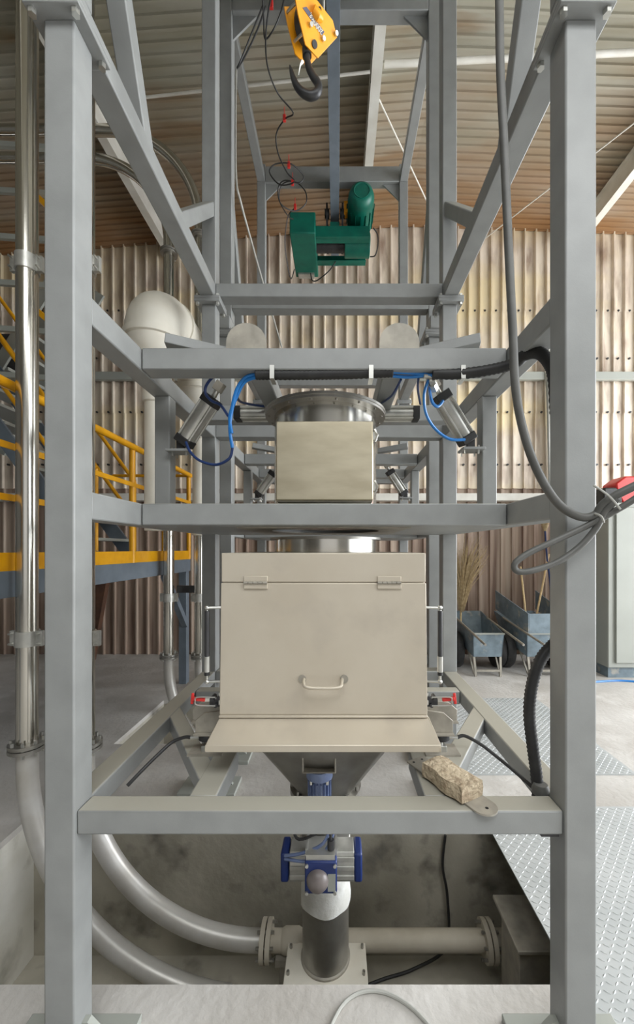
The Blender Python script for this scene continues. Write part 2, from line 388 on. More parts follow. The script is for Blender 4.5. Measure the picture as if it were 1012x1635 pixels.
for xc in (-.445, .305):
    poly = [(xc-.098, 1.90, .914), (xc+.098, 1.90, .914)] + [(xc+.098*math.cos(a), 1.90, 1.012+.096*math.sin(a)) for a in [math.pi*i/14 for i in range(15)]]
    part('round_plate', MB().prism(poly, (0, .012, 0)), 'dusty', fr, label='round-topped dusty plate standing on the upper crossbeam')
    s = -1 if xc < 0 else 1
    part('plate_foot', MB().box(xc-.12, xc+.12, 1.885, 1.95, .914, .924), 'dusty', fr)
    part('lever_arm', MB().beam((xc+s*.05, 2.0, .985), (xc+s*.40, 1.92, 1.03), .07, .05), PB, fr, .004)
part('cable_gland', MB().lathe((.755, 1.44, 0), [(.03, -.905), (.03, -.885), (.024, -.87)], 12), 'cable', fr)
part('drain_plug', MB().box(.70, .76, 1.33, 1.40, -.985, -.972), 'iron', fr)

# upper gantry on the same posts
ug = thing('overhead_gantry', 'grey upper gantry bolted on the near frame, sloping back overhead', 'frame', ((XLi+XRi)/2, 2.1, 1.806))
for x0, x1 in ((XLo, XLi), (XRi, XRo)):
    xc = (x0+x1)/2
    for y0, y1 in ((R1a, R1b), (R2a, R2b)):
        yc = (y0+y1)/2
        part('flange_plate', MB().box(xc-.092, xc+.092, yc-.092, yc+.092, 1.806, 1.828), PB, ug, .003)
        bolts('bolt', [((xc+a*.072, yc+c*.072, 1.828), (xc+a*.072, yc+c*.072, 1.846)) for a in (-1, 1) for c in (-1, 1)], .013, 'zinc', ug)
        part('post', MB().box(x0, x1, y0, y1, 1.93 if y0 < 2 else 1.828, 4.75), PB, ug, BV)
    part('side_rail', MB().box(x0, x1, R1a-.06, R2a, 1.828, 1.93), PB, ug, BV)
    part('side_rail', MB().box(x0+.004, x1-.004, R1b, R2a, 4.53, 4.63), PB, ug, BV)
    part('knee_brace', MB().beam((xc, 2.27, 1.92), (xc, 2.85, 2.50), .08, .08), PB, ug, BV)
    part('knee_brace', MB().beam((xc, 1.86, 1.92), (xc, 1.40, 2.98), .085, .085), PB, ug, BV)
part('cross_beam', MB().box(XLi, XRi, R2a, R2b, 1.84, 1.94), PB, ug, BV)
part('cross_beam', MB().box(XLi, XRi, R1a, R1b, 2.02, 2.12), PB, ug, BV)
for y0, y1 in ((R1a, R1b), (R2a, R2b)):
    part('cross_beam', MB().box(XLi, XRi, y0, y1, 4.53, 4.72), PB, ug, BV)
    for x, s in ((XLi, 1), (XRi, -1)):
        part('corner_gusset', MB().prism([(x, y0+.04, 4.53), (x+s*.2, y0+.04, 4.53), (x, y0+.04, 4.33)], (0, .016, 0)), PB, ug)
copy_tree(fr, DY, 'grey square-tube steel frame directly behind the near one, before the sheet wall')
ugb = copy_tree(ug, DY, 'grey upper gantry on the farther frame, under the roof around the green hoist')
for ch in ugb.children:
    if ch.name.startswith('cross_beam') and abs(ch.data.vertices[0].co.z - (1.84+H)) < .02: ch.location.z += .18

# monorail beam for the hoists
m = MB(); xm = -.03
m.box(xm-.055, xm+.055, 1.2, 5.9, 4.30, 4.312).box(xm-.055, xm+.055, 1.2, 5.9, 4.518, 4.53).box(xm-.004, xm+.004, 1.2, 5.9, 4.312, 4.518)
single('monorail_beam', m, 'paint_dark', 'grey monorail beam running back under the gantry crossbeams to the hoist', 'beam', bevel=.002)

# ------------------------------------------------------------ stainless vessel on the middle deck
ve = thing('hopper_vessel', 'round stainless vessel with a square front box, standing on the middle deck', 'vessel', (XC, YC, .118))
part('shell', MB().lathe((XC, YC, 0), [(.285, .118), (.285, .735)], 48), 'steel', ve)
part('rim_flange', MB().lathe((XC, YC, 0), [(.285, .735), (.335, .735), (.335, .747), (.338, .749), (.338, .762), (.285, .762)], 48, ring=True), 'steel_dull', ve)
bolts('bolt', [((XC+.315*math.cos(a), YC+.315*math.sin(a), .728), (XC+.315*math.cos(a), YC+.315*math.sin(a), .775)) for a in [2*math.pi*(k+.5)/16 for k in range(16)]], .006, 'steel_dull', ve)
part('access_box', MB().box(XC-.228, XC+.238, 1.86, 2.05, .235, .615), 'satin', ve, .006)
part('box_seam', MB().box(XC-.225, XC+.235, 1.872, 2.04, .229, .235), 'dusty', ve)
part('outlet_disc', MB().cyl((XC, YC, .1185), (XC, YC, .125), .283, n=32), 'dark', ve)  # black disc added to paint the unlit inside of the deck hole
part('base_ring', MB().lathe((XC, YC, 0), [(.285, .118), (.33, .118), (.33, .14), (.285, .14)], 40, ring=True), 'steel_dull', ve)
for z in (.555, .305):
    lt = part('latch', MB().box(XC+.238, XC+.262, 1.90, 1.93, z-.022, z+.022), 'zinc', ve, .003)
    part('latch_hook', MB().tube([(XC+.25, 1.895, z-.03), (XC+.262, 1.885, z), (XC+.25, 1.895, z+.03)], .005, 6), 'zinc', lt)

# ------------------------------------------------------------ air cylinders
def air_cyl(name, label, p0, p1, r, rod_to, brk, cap='black', grp=None):
    p0, p1, q = Vector(p0), Vector(p1), Vector(rod_to); d = (p1-p0).normalized()
    t = thing(name, label, 'air cylinder', p0, grp)
    side = d.cross(Vector((0, 1, 0))).normalized(); fw = d.cross(side)
    m = MB().cyl(p0+d*.03, p1-d*.03, r, n=20)
    for a in (-1, 1):
        for c in (-1, 1): m.cyl(p0+side*(a*r*.86)+fw*(c*r*.86), p1+side*(a*r*.86)+fw*(c*r*.86), r*.16, n=6)
    part('barrel', m, 'alu', t)
    for a, b_ in ((p0-d*.005, p0+d*.035), (p1-d*.035, p1+d*.01)):
        part('end_cap', MB().beam(a, b_, r*2.15, r*2.15, (0, 1, 0)), cap, t, .004)
    if (q-p1).length > .02:
        part('rod', MB().cyl(p1, q, r*.36, n=12), 'zinc', t)
        part('clevis', MB().beam(q-d*.02, q+d*.03, r*1.1, r*1.1, (0, 1, 0)), 'dusty', t, .003)
    if brk:
        c = p0 - d*.02; s = brk
        bk = part('bracket', MB().box(min(c.x-s*.05, c.x+s*.065), max(c.x-s*.05, c.x+s*.065), c.y-.05, c.y+.05, c.z-.035, c.z-.022), PB, t, .002)
        part('clevis_foot', MB().box(c.x-.02, c.x+.02, c.y-.02, c.y+.02, c.z-.022, c.z+.03), 'iron', t)
        bolts('bolt', [((c.x+a, c.y+e, c.z-.055), (c.x+a, c.y+e, c.z-.01)) for a in (-.035, .035) for e in (-.03, .03)], .005, 'zinc', t)
    return t
LBL = 'air cylinders working the vessel gates'
acl = air_cyl('air_cylinder', 'silver air cylinder leaning right, bracketed to the left stub post of the near frame', pt(293, 708, 2.06), pt(339, 637, 2.02), .039, pt(349, 619, 2.0), -1, grp=LBL)
acr = air_cyl('air_cylinder', 'silver air cylinder leaning left, bracketed to the right stub post of the near frame', pt(747, 705, 2.06), pt(703, 632, 2.02), .039, pt(694, 614, 2.0), 1, grp=LBL)
copy_tree(acl, DY, 'small distant air cylinder leaning right, left of the vessel in the farther frame')
copy_tree(acr, DY, 'small distant air cylinder leaning left, right of the vessel in the farther frame')
air_cyl('air_cylinder', 'horizontal air cylinder left of the vessel rim', (-.60, 2.30, .80), (-.33, 2.30, .80), .036, (-.30, 2.30, .80), 0, grp=LBL)
air_cyl('air_cylinder', 'horizontal air cylinder right of the vessel rim', (.48, 2.30, .80), (.21, 2.30, .80), .036, (.18, 2.30, .80), 0, grp=LBL)

# ------------------------------------------------------------ feeding hopper with the beige hood
XH0, XH1 = -.487, .373
YH = 1.65
ho = thing('feeding_hopper', 'beige steel feeding hood with hinged door and sloping tray above a funnel', 'hopper', (XC, 2.1, -1.40))
part('hood_body', MB().prism([(XH0, YH+.002, -.712), (XH0, 2.5, -.75), (XH0, 2.5, -.016), (XH0, YH, -.016)], (XH1-XH0, 0, 0)), 'beige', ho, .005)
part('top_panel', MB().box(XH0-.002, XH1+.002, YH-.007, YH+.001, -.139, -.016), 'beige', ho, .003)
dr = part('door', MB().prism([(XH0-.004, YH-.007, -.143), (XH1+.004, YH-.007, -.143), (XH1+.007, YH-.02, -.695), (XH0-.007, YH-.02, -.695)][::-1], (0, .011, 0)), 'beige', ho, .003)
part('door_lip', MB().box(XH0-.007, XH1+.007, YH-.031, YH-.012, -.705, -.695), 'beige', ho, .003)
for hx in (-.343, .220):
    hg = part('hinge', MB().box(hx-.050, hx+.050, YH-.015, YH-.0065, -.138, -.113).box(hx-.050, hx+.050, YH-.016, YH-.0075, -.167, -.143), 'beige', ho, .002)
    m = MB()
    for k in (-2, -1, 0, 1, 2): m.cyl((hx+k*.020-.009, YH-.018, -.141), (hx+k*.020+.009, YH-.018, -.141), .0058, n=10)
    part('hinge_knuckles', m, 'dusty', hg)
hz_ = -.545
part('door_handle', MB().tube(smooth_path([(-.139, YH-.02, hz_), (-.137, YH-.052, hz_-.006), (-.128, YH-.07, hz_-.015), (-.087, YH-.074, hz_-.019), (-.017, YH-.074, hz_-.019), (.013, YH-.07, hz_-.015), (.019, YH-.052, hz_-.006), (.021, YH-.02, hz_)], 4), .0068, 10), 'beige', dr)
for hx in (-.146, .030):
    part('handle_foot', MB().cyl((hx, YH-.014, hz_), (hx, YH-.022, hz_), .017, n=16), 'dusty', dr)
tr = MB(); Yt = 1.482
tr.prism([(XH0-.007, YH-.014, -.705), (XH1+.009, YH-.014, -.705), (XH1+.022, Yt, -.748), (XH0-.017, Yt, -.748)], (0, 0, -.007))
tr.prism([(XH0-.017, Yt, -.748), (XH1+.022, Yt, -.748), (XH1+.019, Yt-.004, -.760), (XH1+.019, Yt-.001, -.775), (XH0-.017, Yt-.001, -.775), (XH0-.017, Yt-.004, -.760)], (0, .007, 0))
for x, xx in ((XH0-.007, XH0-.017), (XH1+.009, XH1+.020)): tr.prism([(x, YH-.014, -.705), (xx, Yt, -.748), (xx, Yt, -.775), (x, YH-.014, -.733)], (.005, 0, 0))
part('tray', tr, 'beige', ho, .002)
n = 40; top = []; bot = []; mid = []
for j in range(n):
    a = 2*math.pi*j/n; dx, dy = math.cos(a), math.sin(a); t = 1/max(abs(dx)/.43, abs(dy)/.36)
    top.append((XC+dx*t, 2.08+dy*t, -.75)); bot.append((XC+.165*dx, YC+.165*dy, -1.325))
    mid.append(tuple(top[-1][i]*.45+bot[-1][i]*.55 for i in range(3)))
part('funnel', MB().loft([top, mid, bot]), 'steel_dull', ho)
part('outlet_flange', MB().lathe((XC, YC, 0), [(.20, -1.325), (.20, -1.355)], 36), 'steel_dull', ho)
bolts('bolt', [((XC+.185*math.cos(a), YC+.185*math.sin(a), -1.375), (XC+.185*math.cos(a), YC+.185*math.sin(a), -1.30)) for a in [2*math.pi*(k+.3)/12 for k in range(12)]], .009, 'steel_dull', ho)
part('inlet_collar', MB().lathe((XC, YC, 0), [(.285, -.018), (.285, .052)], 48), 'steel', ho)
part('inlet_rim', MB().lathe((XC, YC, 0), [(.285, .052), (.31, .052), (.31, .064), (.285, .064)], 48, ring=True), 'steel_dull', ho)
for s, xe in ((-1, XH0), (1, XH1)):
    for yy, l in ((1.70, .135), (1.82, .19)):
        part('ear_plate', MB().prism([(xe, yy, -.802), (xe+s*l, yy, -.802), (xe+s*l, yy, -.752), (xe+s*(l-.04), yy, -.717), (xe, yy, -.705)], (0, .012, 0)), 'dusty', ho, .002)
        part('ear_foot', MB().box(min(xe, xe+s*l), max(xe, xe+s*l), yy-.02, yy+.05, -.810, -.802), 'dusty', ho)
# vibrating motor under the hood
vm = thing('vibrator_motor', 'pale blue finned vibrator motor on the funnel under the tray', 'motor', (XC-.02, 1.93, -1.30))
xm = XC-.022
m = MB()
for a in ((-.082, -.074, -1.07, -.965), (.074, .082, -1.07, -.965)): m.box(xm+a[0], xm+a[1], 1.86, 2.06, a[2], a[3])
m.box(xm-.082, xm+.082, 1.86, 2.06, -1.076, -1.068).box(xm-.082, xm+.082, 1.86, 2.06, -.967, -.96)
part('mounting_tube', m, 'dusty', vm, .004)
part('mounting_plate', MB().box(xm-.075, xm+.085, 1.99, 2.06, -1.22, -1.07), 'dusty', vm)
part('end_cover', MB().lathe((xm, 1.93, 0), [(.045, -1.075), (.066, -1.082), (.066, -1.125), (.058, -1.13)], 28), 'motorblue', vm)
m = MB().lathe((xm, 1.93, 0), [(.045, -1.13), (.048, -1.30), (.04, -1.31)], 24)
for k in range(18):
    a = 2*math.pi*k/18; c = Vector((xm+.05*math.cos(a), 1.93+.05*math.sin(a), 0))
    m.beam(c+Vector((0, 0, -1.14)), c+Vector((0, 0, -1.295)), .004, .018, (math.cos(a), math.sin(a), 0))
part('finned_body', m, 'motorblue', vm)
m = MB()
for k in range(4):
    a = math.pi/4 + math.pi/2*k; m.cyl((xm+.055*math.cos(a), 1.93+.055*math.sin(a), -1.145), (xm+.055*math.cos(a), 1.93+.055*math.sin(a), -1.12), .008, n=6)
part('cover_bolts', m, 'zinc', vm)

for s, xe, nm in ((-1, XH0, 'left'), (1, XH1, 'right')):
    x = xe + s*.062; y = YH-.01
    g = thing('gas_spring', 'gas spring on the %s flank of the beige hood door' % nm, 'gas spring', (x, y, -.56), 'gas springs of the hood')
    part('cylinder', MB().cyl((x, y, -.26), (x, y, -.452), .0105, n=14), 'iron', g)
    part('label_sleeve', MB().cyl((x, y, -.452), (x, y, -.517), .012, n=14), 'alu', g)
    part('rod_seal', MB().cyl((x, y, -.517), (x, y, -.532), .011, n=14), 'black', g)
    part('rod', MB().cyl((x, y, -.532), (x, y, -.556), .0052, n=10).cyl((x, y, -.26), (x, y, -.247), .0052, n=10), 'zinc', g)
    for z in (-.247, -.560):
        part('ball_joint', MB().ball((x, y, z), .0105).cyl((x, y, z), (xe-s*.005, y+.012, z), .006, n=8), 'zinc', g)
    t = thing('toggle_clamp', 'toggle clamp with red grip at the %s lower corner of the hood' % nm, 'clamp', (xe+s*.05, 1.66, -.66), 'toggle clamps of the hood')
    c = Vector((xe + s*.028, 1.67, -.645))
    part('base', MB().box(c.x-.028, c.x+.028, c.y-.016, c.y+.022, c.z-.026, c.z+.004).cyl(c+Vector((0, -.026, -.018)), c+Vector((0, .02, -.018)), .009, n=10).cyl(c+Vector((s*.016, -.026, .009)), c+Vector((s*.016, .02, .009)), .009, n=10).cyl(c+Vector((-s*.012, -.026, .012)), c+Vector((-s*.012, .02, .012)), .008, n=10), 'iron', t)
    part('handle_bar', MB().beam(c, c+Vector((s*.06, -.02, .006)), .010, .014), 'zinc', t)
    part('grip', MB().beam(c+Vector((s*.045, -.02, .006)), c+Vector((s*.098, -.022, .011)), .015, .015).beam(c+Vector((s*.101, -.022, -.012)), c+Vector((s*.096, -.022, .035)), .012, .008), 'red', t, .003)
    part('u_bolt', MB().tube(smooth_path([c+Vector((0, -.026, -.018)), c+Vector((s*.074, -.034, -.011)), c+Vector((s*.082, -.034, .005)), c+Vector((s*.074, -.034, .022)), c+Vector((0, -.026, .018))], 4), .0032, 8), 'zinc', t)
    part('hook_plate', MB().box(xe-.004 if s > 0 else xe-.016, xe+.016 if s > 0 else xe+.004, 1.65, 1.69, c.z-.016, c.z+.034), 'zinc', t)
    x = xe + s*.085; y = 1.72
    l = thing('load_cell', 'black round load cell under the %s ear plate of the hopper' % nm, 'load cell', (x, y, -.89), 'load cells under the hopper')
    part('puck', MB().lathe((x, y, 0), [(.028, -.842), (.039, -.836), (.039, -.816), (.032, -.810)], 20), 'black', l)
    part('stud', MB().cyl((x, y, -.862), (x, y, -.84), .010, n=10), 'zinc', l)
    part('mounting_block', MB().box(x-.022, x+.022, y-.025, y+.025, -.890, -.860), 'alu', l, .003)
    part('base_plate', MB().box(x-.075, x+.075, y-.05, y+.05, -.893, -.886), 'dusty', l)
    part('cable_gland', MB().cyl((x+s*.036, y-.008, -.828), (x+s*.072, y-.012, -.828), .008, n=8), 'zinc', l)
    e = [(x+s*.07, y-.012, -.828), (x+s*.105, 1.71, -.822), (x+s*.165, 1.68, -.845), (x+s*.215, 1.64, -.875), (x+s*.26, 1.58, -.90), (x+s*.305, 1.52, -.93)] if s > 0 else \
        [(x-.07, y-.012, -.828), (x-.10, 1.71, -.828), (x-.15, 1.70, -.845), (x-.19, 1.66, -.875), (x-.23, 1.60, -.91), (x-.27, 1.56, -.95)]
    part('cable', MB().tube(smooth_path(e, 5), .0075, 8), 'black', l)

# ------------------------------------------------------------ discharge valve, sleeve, pipes in the pit
va = thing('discharge_valve', 'pneumatic valve with grey actuator body and blue end caps under the funnel', 'valve', (XC, YC, -1.72))
part('valve_body', MB().lathe((XC, YC, 0), [(.19, -1.355), (.19, -1.385), (.135, -1.40), (.135, -1.68)], 30), 'steel_dull', va)
zc, yc = -1.578, 1.98
m = MB()
m.prism([(XC-.17, yc-.05, zc-.075), (XC-.17, yc+.05, zc-.075), (XC-.17, yc+.06, zc-.05), (XC-.17, yc+.06, zc+.05), (XC-.17, yc+.05, zc+.075), (XC-.17, yc-.05, zc+.075), (XC-.17, yc-.06, zc+.05), (XC-.17, yc-.06, zc-.05)][::-1], (.32, 0, 0))
for k in (-.045, 0, .045): m.box(XC-.17, XC+.15, yc-.064, yc-.058, zc+k-.012, zc+k+.012)
part('actuator_body', m, 'alu', va, .003)
for x0, x1 in ((XC-.215, XC-.175), (XC+.15, XC+.19)):
    part('actuator_cap', MB().box(x0, x1, yc-.062, yc+.062, zc-.072, zc+.072), 'bluecap', va, .01)
part('actuator_stem', MB().cyl((XC-.01, yc, zc), (XC-.01, YC-.12, zc), .03, n=14), 'steel_dull', va)
sb = part('switch_box', MB().box(XC-.085, XC+.065, 1.80, 1.90, -1.60, -1.45), 'bluecap', va, .008)
part('switch_bracket', MB().box(XC-.08, XC+.055, 1.81, 1.93, -1.45, -1.425).box(XC-.085, XC-.075, 1.84, 1.96, -1.53, -1.42).box(XC+.055, XC+.065, 1.84, 1.96, -1.53, -1.42), 'alu', va)
part('indicator_dome', MB().lathe((XC-.025, 1.80, -1.535), [(.052, 0), (.05, -.012), (.04, -.028), (.022, -.038), (.003, -.041)], 24, 'y'), 'dome', va, label='round grey indicator dome with a faint pink centre')
part('switch_label', MB().box(XC+.022, XC+.058, 1.797, 1.8, -1.585, -1.505), 'cabinet', va, label='pale sticker on the switch box')
m = MB()
for a in (-.075, .055):
    for z in (-1.59, -1.465): m.cyl((XC+a, 1.80, z), (XC+a, 1.79, z), .008, n=8)
part('cover_screws', m, 'zinc', va)
part('cable_gland', MB().cyl((XC+.035, 1.84, -1.42), (XC+.035, 1.84, -1.375), .016, n=10), 'iron', va)
part('valve_cable', MB().tube(smooth_path([(XC+.035, 1.84, -1.38), (XC+.03, 1.85, -1.33), (XC+.0, 1.88, -1.28), (XC-.1, 1.92, -1.31), (XC-.15, 1.94, -1.38), (XC-.12, 1.9, -1.42), (XC, 1.9, -1.37), (XC+.1, 1.95, -1.33)], 5), .007, 7), 'black', va)
part('air_tube', MB().tube(smooth_path([(XC-.19, 1.90, -1.50), (XC-.1, 1.86, -1.455), (XC+.0, 1.85, -1.40), (XC+.04, 1.88, -1.32)], 6), .0075, 7), 'motorblue', va)
part('air_tube', MB().tube(smooth_path([(XC-.19, 1.90, -1.515), (XC-.06, 1.85, -1.485), (XC+.02, 1.85, -1.42), (XC+.06, 1.88, -1.33)], 6), .0075, 7), 'motorblue', va)
m = MB(); rings = []
for i in range(10):
    z = -1.60 - .041*i; rings.append([(XC+(.138+.004*math.sin(5*a+i)+.003*math.sin(9*a-2*i))*math.cos(a), YC+(.138+.004*math.sin(5*a+i))*math.sin(a), z) for a in [2*math.pi*j/36 for j in range(36)]])
single('cloth_sleeve', m.loft(rings), 'sleeve', 'white cloth sleeve tied between the valve and the steel pipe in the pit', 'sleeve', sharp=80)
fp = thing('drop_pipe', 'upright dull steel pipe below the white sleeve in the pit', 'pipe', (XC, YC, -2.3))
part('pipe', MB().lathe((XC, YC, 0), [(.131, -1.93), (.131, -2.30)], 36), 'steel_dull', fp)
part('weld_ring', MB().lathe((XC, YC, 0), [(.131, -2.30), (.139, -2.30), (.139, -2.29), (.131, -2.285)], 36, ring=True), 'dusty', fp)
part('top_plate', MB().box(-.285, .165, 2.05, 2.27, -2.312, -2.30), 'duct', fp, .002)
part('feed_box', MB().box(-.26, .14, 2.07, 2.255, ZP, -2.312), 'dusty', fp)
bolts('bolt', [((x, y, -2.30), (x, y, -2.278)) for x in (-.265, .145) for y in (2.1, 2.24)], .008, 'steel_dull', fp)

YB, RP = 2.32, .056
def arc(cx, cz, r, a0, a1, Y, n=22): return [(cx + r*math.cos(math.radians(a0+(a1-a0)*i/n)), Y, cz + r*math.sin(math.radians(a0+(a1-a0)*i/n))) for i in range(n+1)]
def flange(m, c, d, r=.125, t=.018):
    c = Vector(c); d = Vector(d).normalized(); m.cyl(c-d*t*1.15, c-d*t*.15, r, n=28); m.cyl(c+d*t*.15, c+d*t*1.15, r, n=28); return m
def ring_bolts(c, d, r, m, parent, k=8, l=.045):
    c = Vector(c); d = Vector(d).normalized(); u = d.cross(Vector((0, 1, 0) if abs(d.y) < .9 else (1, 0, 0))).normalized(); w = d.cross(u)
    ps = [c + (u*math.cos(a)+w*math.sin(a))*r for a in [2*math.pi*(i+.5)/k for i in range(k)]]
    bolts('bolt', [(p-d*l, p+d*l) for p in ps], .009, m, parent)
def riser(label, X, Rb, aend, top):
    t = thing('conveying_pipe', label, 'pipe', (X, YB, FL), 'conveying pipes')
    z0 = -1.171
    part('riser_tube', MB().tube([(X, YB, z0)] + top, RP, 24), 'steel', t)
    bend = [(X, YB, z0-.015)] + arc(X+Rb, z0-.116, Rb, 180, aend, YB)
    part('bend', MB().tube(bend, RP, 24), 'white_pipe', t, label='long dusty white bend')
    part('flange', flange(MB(), (X, YB, z0), (0, 0, 1), .095, .02), 'steel_dull', t)
    ring_bolts((X, YB, z0), (0, 0, 1), .08, 'zinc', t)
    for z in (-.53, 1.70):
        if z > top[-1][2]: continue
        cl = part('pipe_clamp', MB().lathe((X, YB, 0), [(RP, z-.045), (RP+.007, z-.045), (RP+.007, z+.045), (RP, z+.045)], 24, ring=True).box(X-RP-.04, X-RP-.004, YB-.012, YB+.012, z-.045, z+.045).box(X+RP+.004, X+RP+.04, YB-.012, YB+.012, z-.045, z+.045), 'alu', t)
        bolts('bolt', [((X+q*(RP+.025), YB-.04, z+w), (X+q*(RP+.025), YB+.03, z+w)) for q in (-1, 1) for w in (-.03, .03)], .006, 'zinc', cl)
    return t, (X+Rb, YB, z0-.116-Rb)
UP = 4.6
p1, e1 = riser('tall polished pipe at the far left edge, bending under the near floor', -1.85, 1.40, 262, [(-1.85, YB, UP)])
p2, e2 = riser('polished pipe half hidden behind the left front post, bending to the pit flange', -1.51, 1.05, 270, [(-1.51, YB, UP)])
hz = e2[2]
part('horizontal_run', MB().cyl(e2, (1.3, YB, hz), RP, n=24), 'run', p2, label='level dusty white run along the pit')
for x in (-.42, .90):
    part('flange', flange(MB(), (x, YB, hz), (1, 0, 0), .105, .026), 'run', p2)
    ring_bolts((x, YB, hz), (1, 0, 0), .088, 'steel_dull', p2, 8, .05)
part('reducer', MB().lathe((-.28, YB, hz), [(RP, -.05), (.066, -.03), (.066, .05), (RP, .07)], 24, 'x'), 'run', p2)
part('pipe_saddle', MB().box(-.36, -.24, YB-.06, YB+.06, hz-.10, hz-.058).box(-.34, -.26, YB-.04, YB+.04, ZP, hz-.10), 'dusty', p2)
for X, zt, Rr, lab in ((-1.85, 3.38, .92, 'polished pipe behind, left of its twin, curving left under the roof'), (-1.51, 3.56, 1.05, 'polished pipe behind, nearest the farther frame, curving left under the roof')):
    Y0 = YB; YB = YB + DY
    rt = [(X, YB, zt)] + arc(X-Rr, zt, Rr, 0, 90, YB)[1:] + [(-5.5, YB, zt+Rr)]
    t, e = riser(lab, X, 1.2, 250, rt)
    part('top_flange', flange(MB(), (X, YB, zt-.12), (0, 0, 1), .09, .018), 'steel_dull', t)
    YB = Y0
single('pipe_brace', MB().box(-1.80, -1.45, 4.36, 4.42, -.49, -.41), 'iron', 'dark steel tie between the two back pipes', 'bracket', bevel=.003)
single('equipment_box', MB().box(.93, 1.6, 1.98, 2.20, ZP, -2.02).box(.90, 1.62, 1.93, 2.25, -2.02, -2.0), 'dusty', 'grey steel box standing in the pit below the tread plate', 'box', bevel=.004)
single('pit_cable', MB().tube(smooth_path([(.72, 2.58, -1.9), (.70, 2.575, -2.1), (.73, 2.57, -2.3), (.72, 2.56, -2.62), (.5, 2.5, -2.70), (.3, 2.45, -2.71), (.15, 2.4, -2.71)], 6), .009, 7), 'black', 'black cable hanging down the pit wall behind the white pipe', 'cable')

# ------------------------------------------------------------ tread plates
def tread(name, x0, x1, y0, y1, label):
    t = thing(name, label, 'plate', ((x0+x1)/2, (y0+y1)/2, FL), 'tread plates over the pits')
    part('plate', MB().box(x0, x1, y0, y1, FL+.0005, FL+.008), 'tread', t)
    m = MB(); s = .042; i = 0; y = y0+.02
    while y < y1-.02:
        x = x0+.02; j = 0
        while x < x1-.02:
            a = math.radians(38 if (i+j) % 2 else -38); u = Vector((math.cos(a), math.sin(a), 0)); w = Vector((-u.y, u.x, 0)); c = Vector((x, y, FL+.008))
            k = .015; q = .0045; h = Vector((0, 0, .0022))
            m.add([c-u*k, c-w*q, c+u*k, c+w*q, c-u*k*.55+h, c+u*k*.55+h], [(0, 1, 4), (1, 2, 5), (1, 5, 4), (2, 3, 5), (3, 0, 4), (3, 4, 5)])
            x += s*.72; j += 1
        y += s*.72; i += 1
    part('tread_lozenges', m, 'tread', t, kind='stuff')
tread('tread_plate', .963, 2.9, .95, 2.66, 'pale steel tread plate on the floor right of the near frame, covering the pit')
tread('tread_plate', .963, 2.35, 3.04, 4.6, 'pale steel tread plate farther back, right of the back frame')

# ------------------------------------------------------------ small things on the near frame
a = (.33, 1.64); c = (.505, 1.335); d = Vector((c[0]-a[0], c[1]-a[1], 0)).normalized(); w = Vector((-d.y, d.x, 0))
zz = -.889; A = Vector((a[0], a[1], zz)); C = Vector((c[0], c[1], zz))
poly = [A+w*.045, A-w*.045, C-w*.045] + [C + (d*math.cos(t) - w*math.sin(t)*1)*.045 for t in [math.pi/2 - math.pi*i/10 for i in range(1, 10)]] + [C+w*.045]
fs = thing('flat_steel_strip', 'flat steel strip with one rounded end lying under the brick', 'strip', ((a[0]+c[0])/2, (a[1]+c[1])/2, zz))
part('strip', MB().prism(poly, (0, 0, .006)), 'dusty', fs)
m = MB()
for k, (f, q) in enumerate(((.02, -.025), (.02, .02), (.25, .02))): p = A + d*f + w*q; m.cyl(p+Vector((0, 0, .004)), p+Vector((0, 0, .0068)), .005, n=8)
m.cyl(C+d*.012+Vector((0, 0, .004)), C+d*.012+Vector((0, 0, .0068)), .006, n=10)
part('holes', m, 'dark', fs)
bm = MB(); bc = Vector((.425, 1.45, -.883)); u = Vector((d.x*.9, d.y*.9, 0)).normalized(); w = Vector((-u.y, u.x, 0)); rings = []
random.seed(9)
for i in range(7):
    t = -.098 + .196*i/6; c2 = bc + u*t + w*(.005*math.sin(i*1.4)); hw = .052 + .003*math.sin(i*2.1); rg = []
    for q, z in ((-1, .002), (-.3, 0), (.4, 0), (1, .002), (1.04, .028), (.98, .056), (.3, .060), (-.4, .059), (-.97, .055), (-1.05, .03)):
        rg.append(c2 + w*(q*hw + random.uniform(-.002, .002)) + Vector((0, 0, max(0, z+random.uniform(-.0015, .0015)))))
    rings.append(rg)
single('brick', bm.loft(rings), 'brick', 'rough sandy brick lying on the front beam over the steel strip', 'brick', sharp=45)
single('floor_wire', MB().tube(smooth_path([(-.08, 1.30, FL+.012), (-.04, 1.40, FL+.008), (.02, 1.50, FL+.008), (.10, 1.545, FL+.008), (.20, 1.54, FL+.008), (.30, 1.48, FL+.008), (.37, 1.38, FL+.008), (.38, 1.25, FL+.01), (.3, 1.12, FL+.01), (.1, 1.1, FL+.01)], 6), .007, 8), 'wire', 'loop of pale wire lying on the near concrete floor', 'wire')
fh = thing('ribbed_hose', 'black ribbed hose curving out from behind the right front post', 'hose', (.74, 1.46, -.9))
path = smooth_path([pt(905, 1012, 1.50), pt(884, 1028, 1.48), pt(862, 1055, 1.47), pt(849, 1095, 1.465), pt(845, 1140, 1.465), pt(850, 1190, 1.465), pt(856, 1235, 1.465), pt(859, 1278, 1.465)], 14)
part('hose', MB().tube(path, [.0225 if i % 2 else .0195 for i in range(len(path))], 14), 'black', fh, sharp=80)

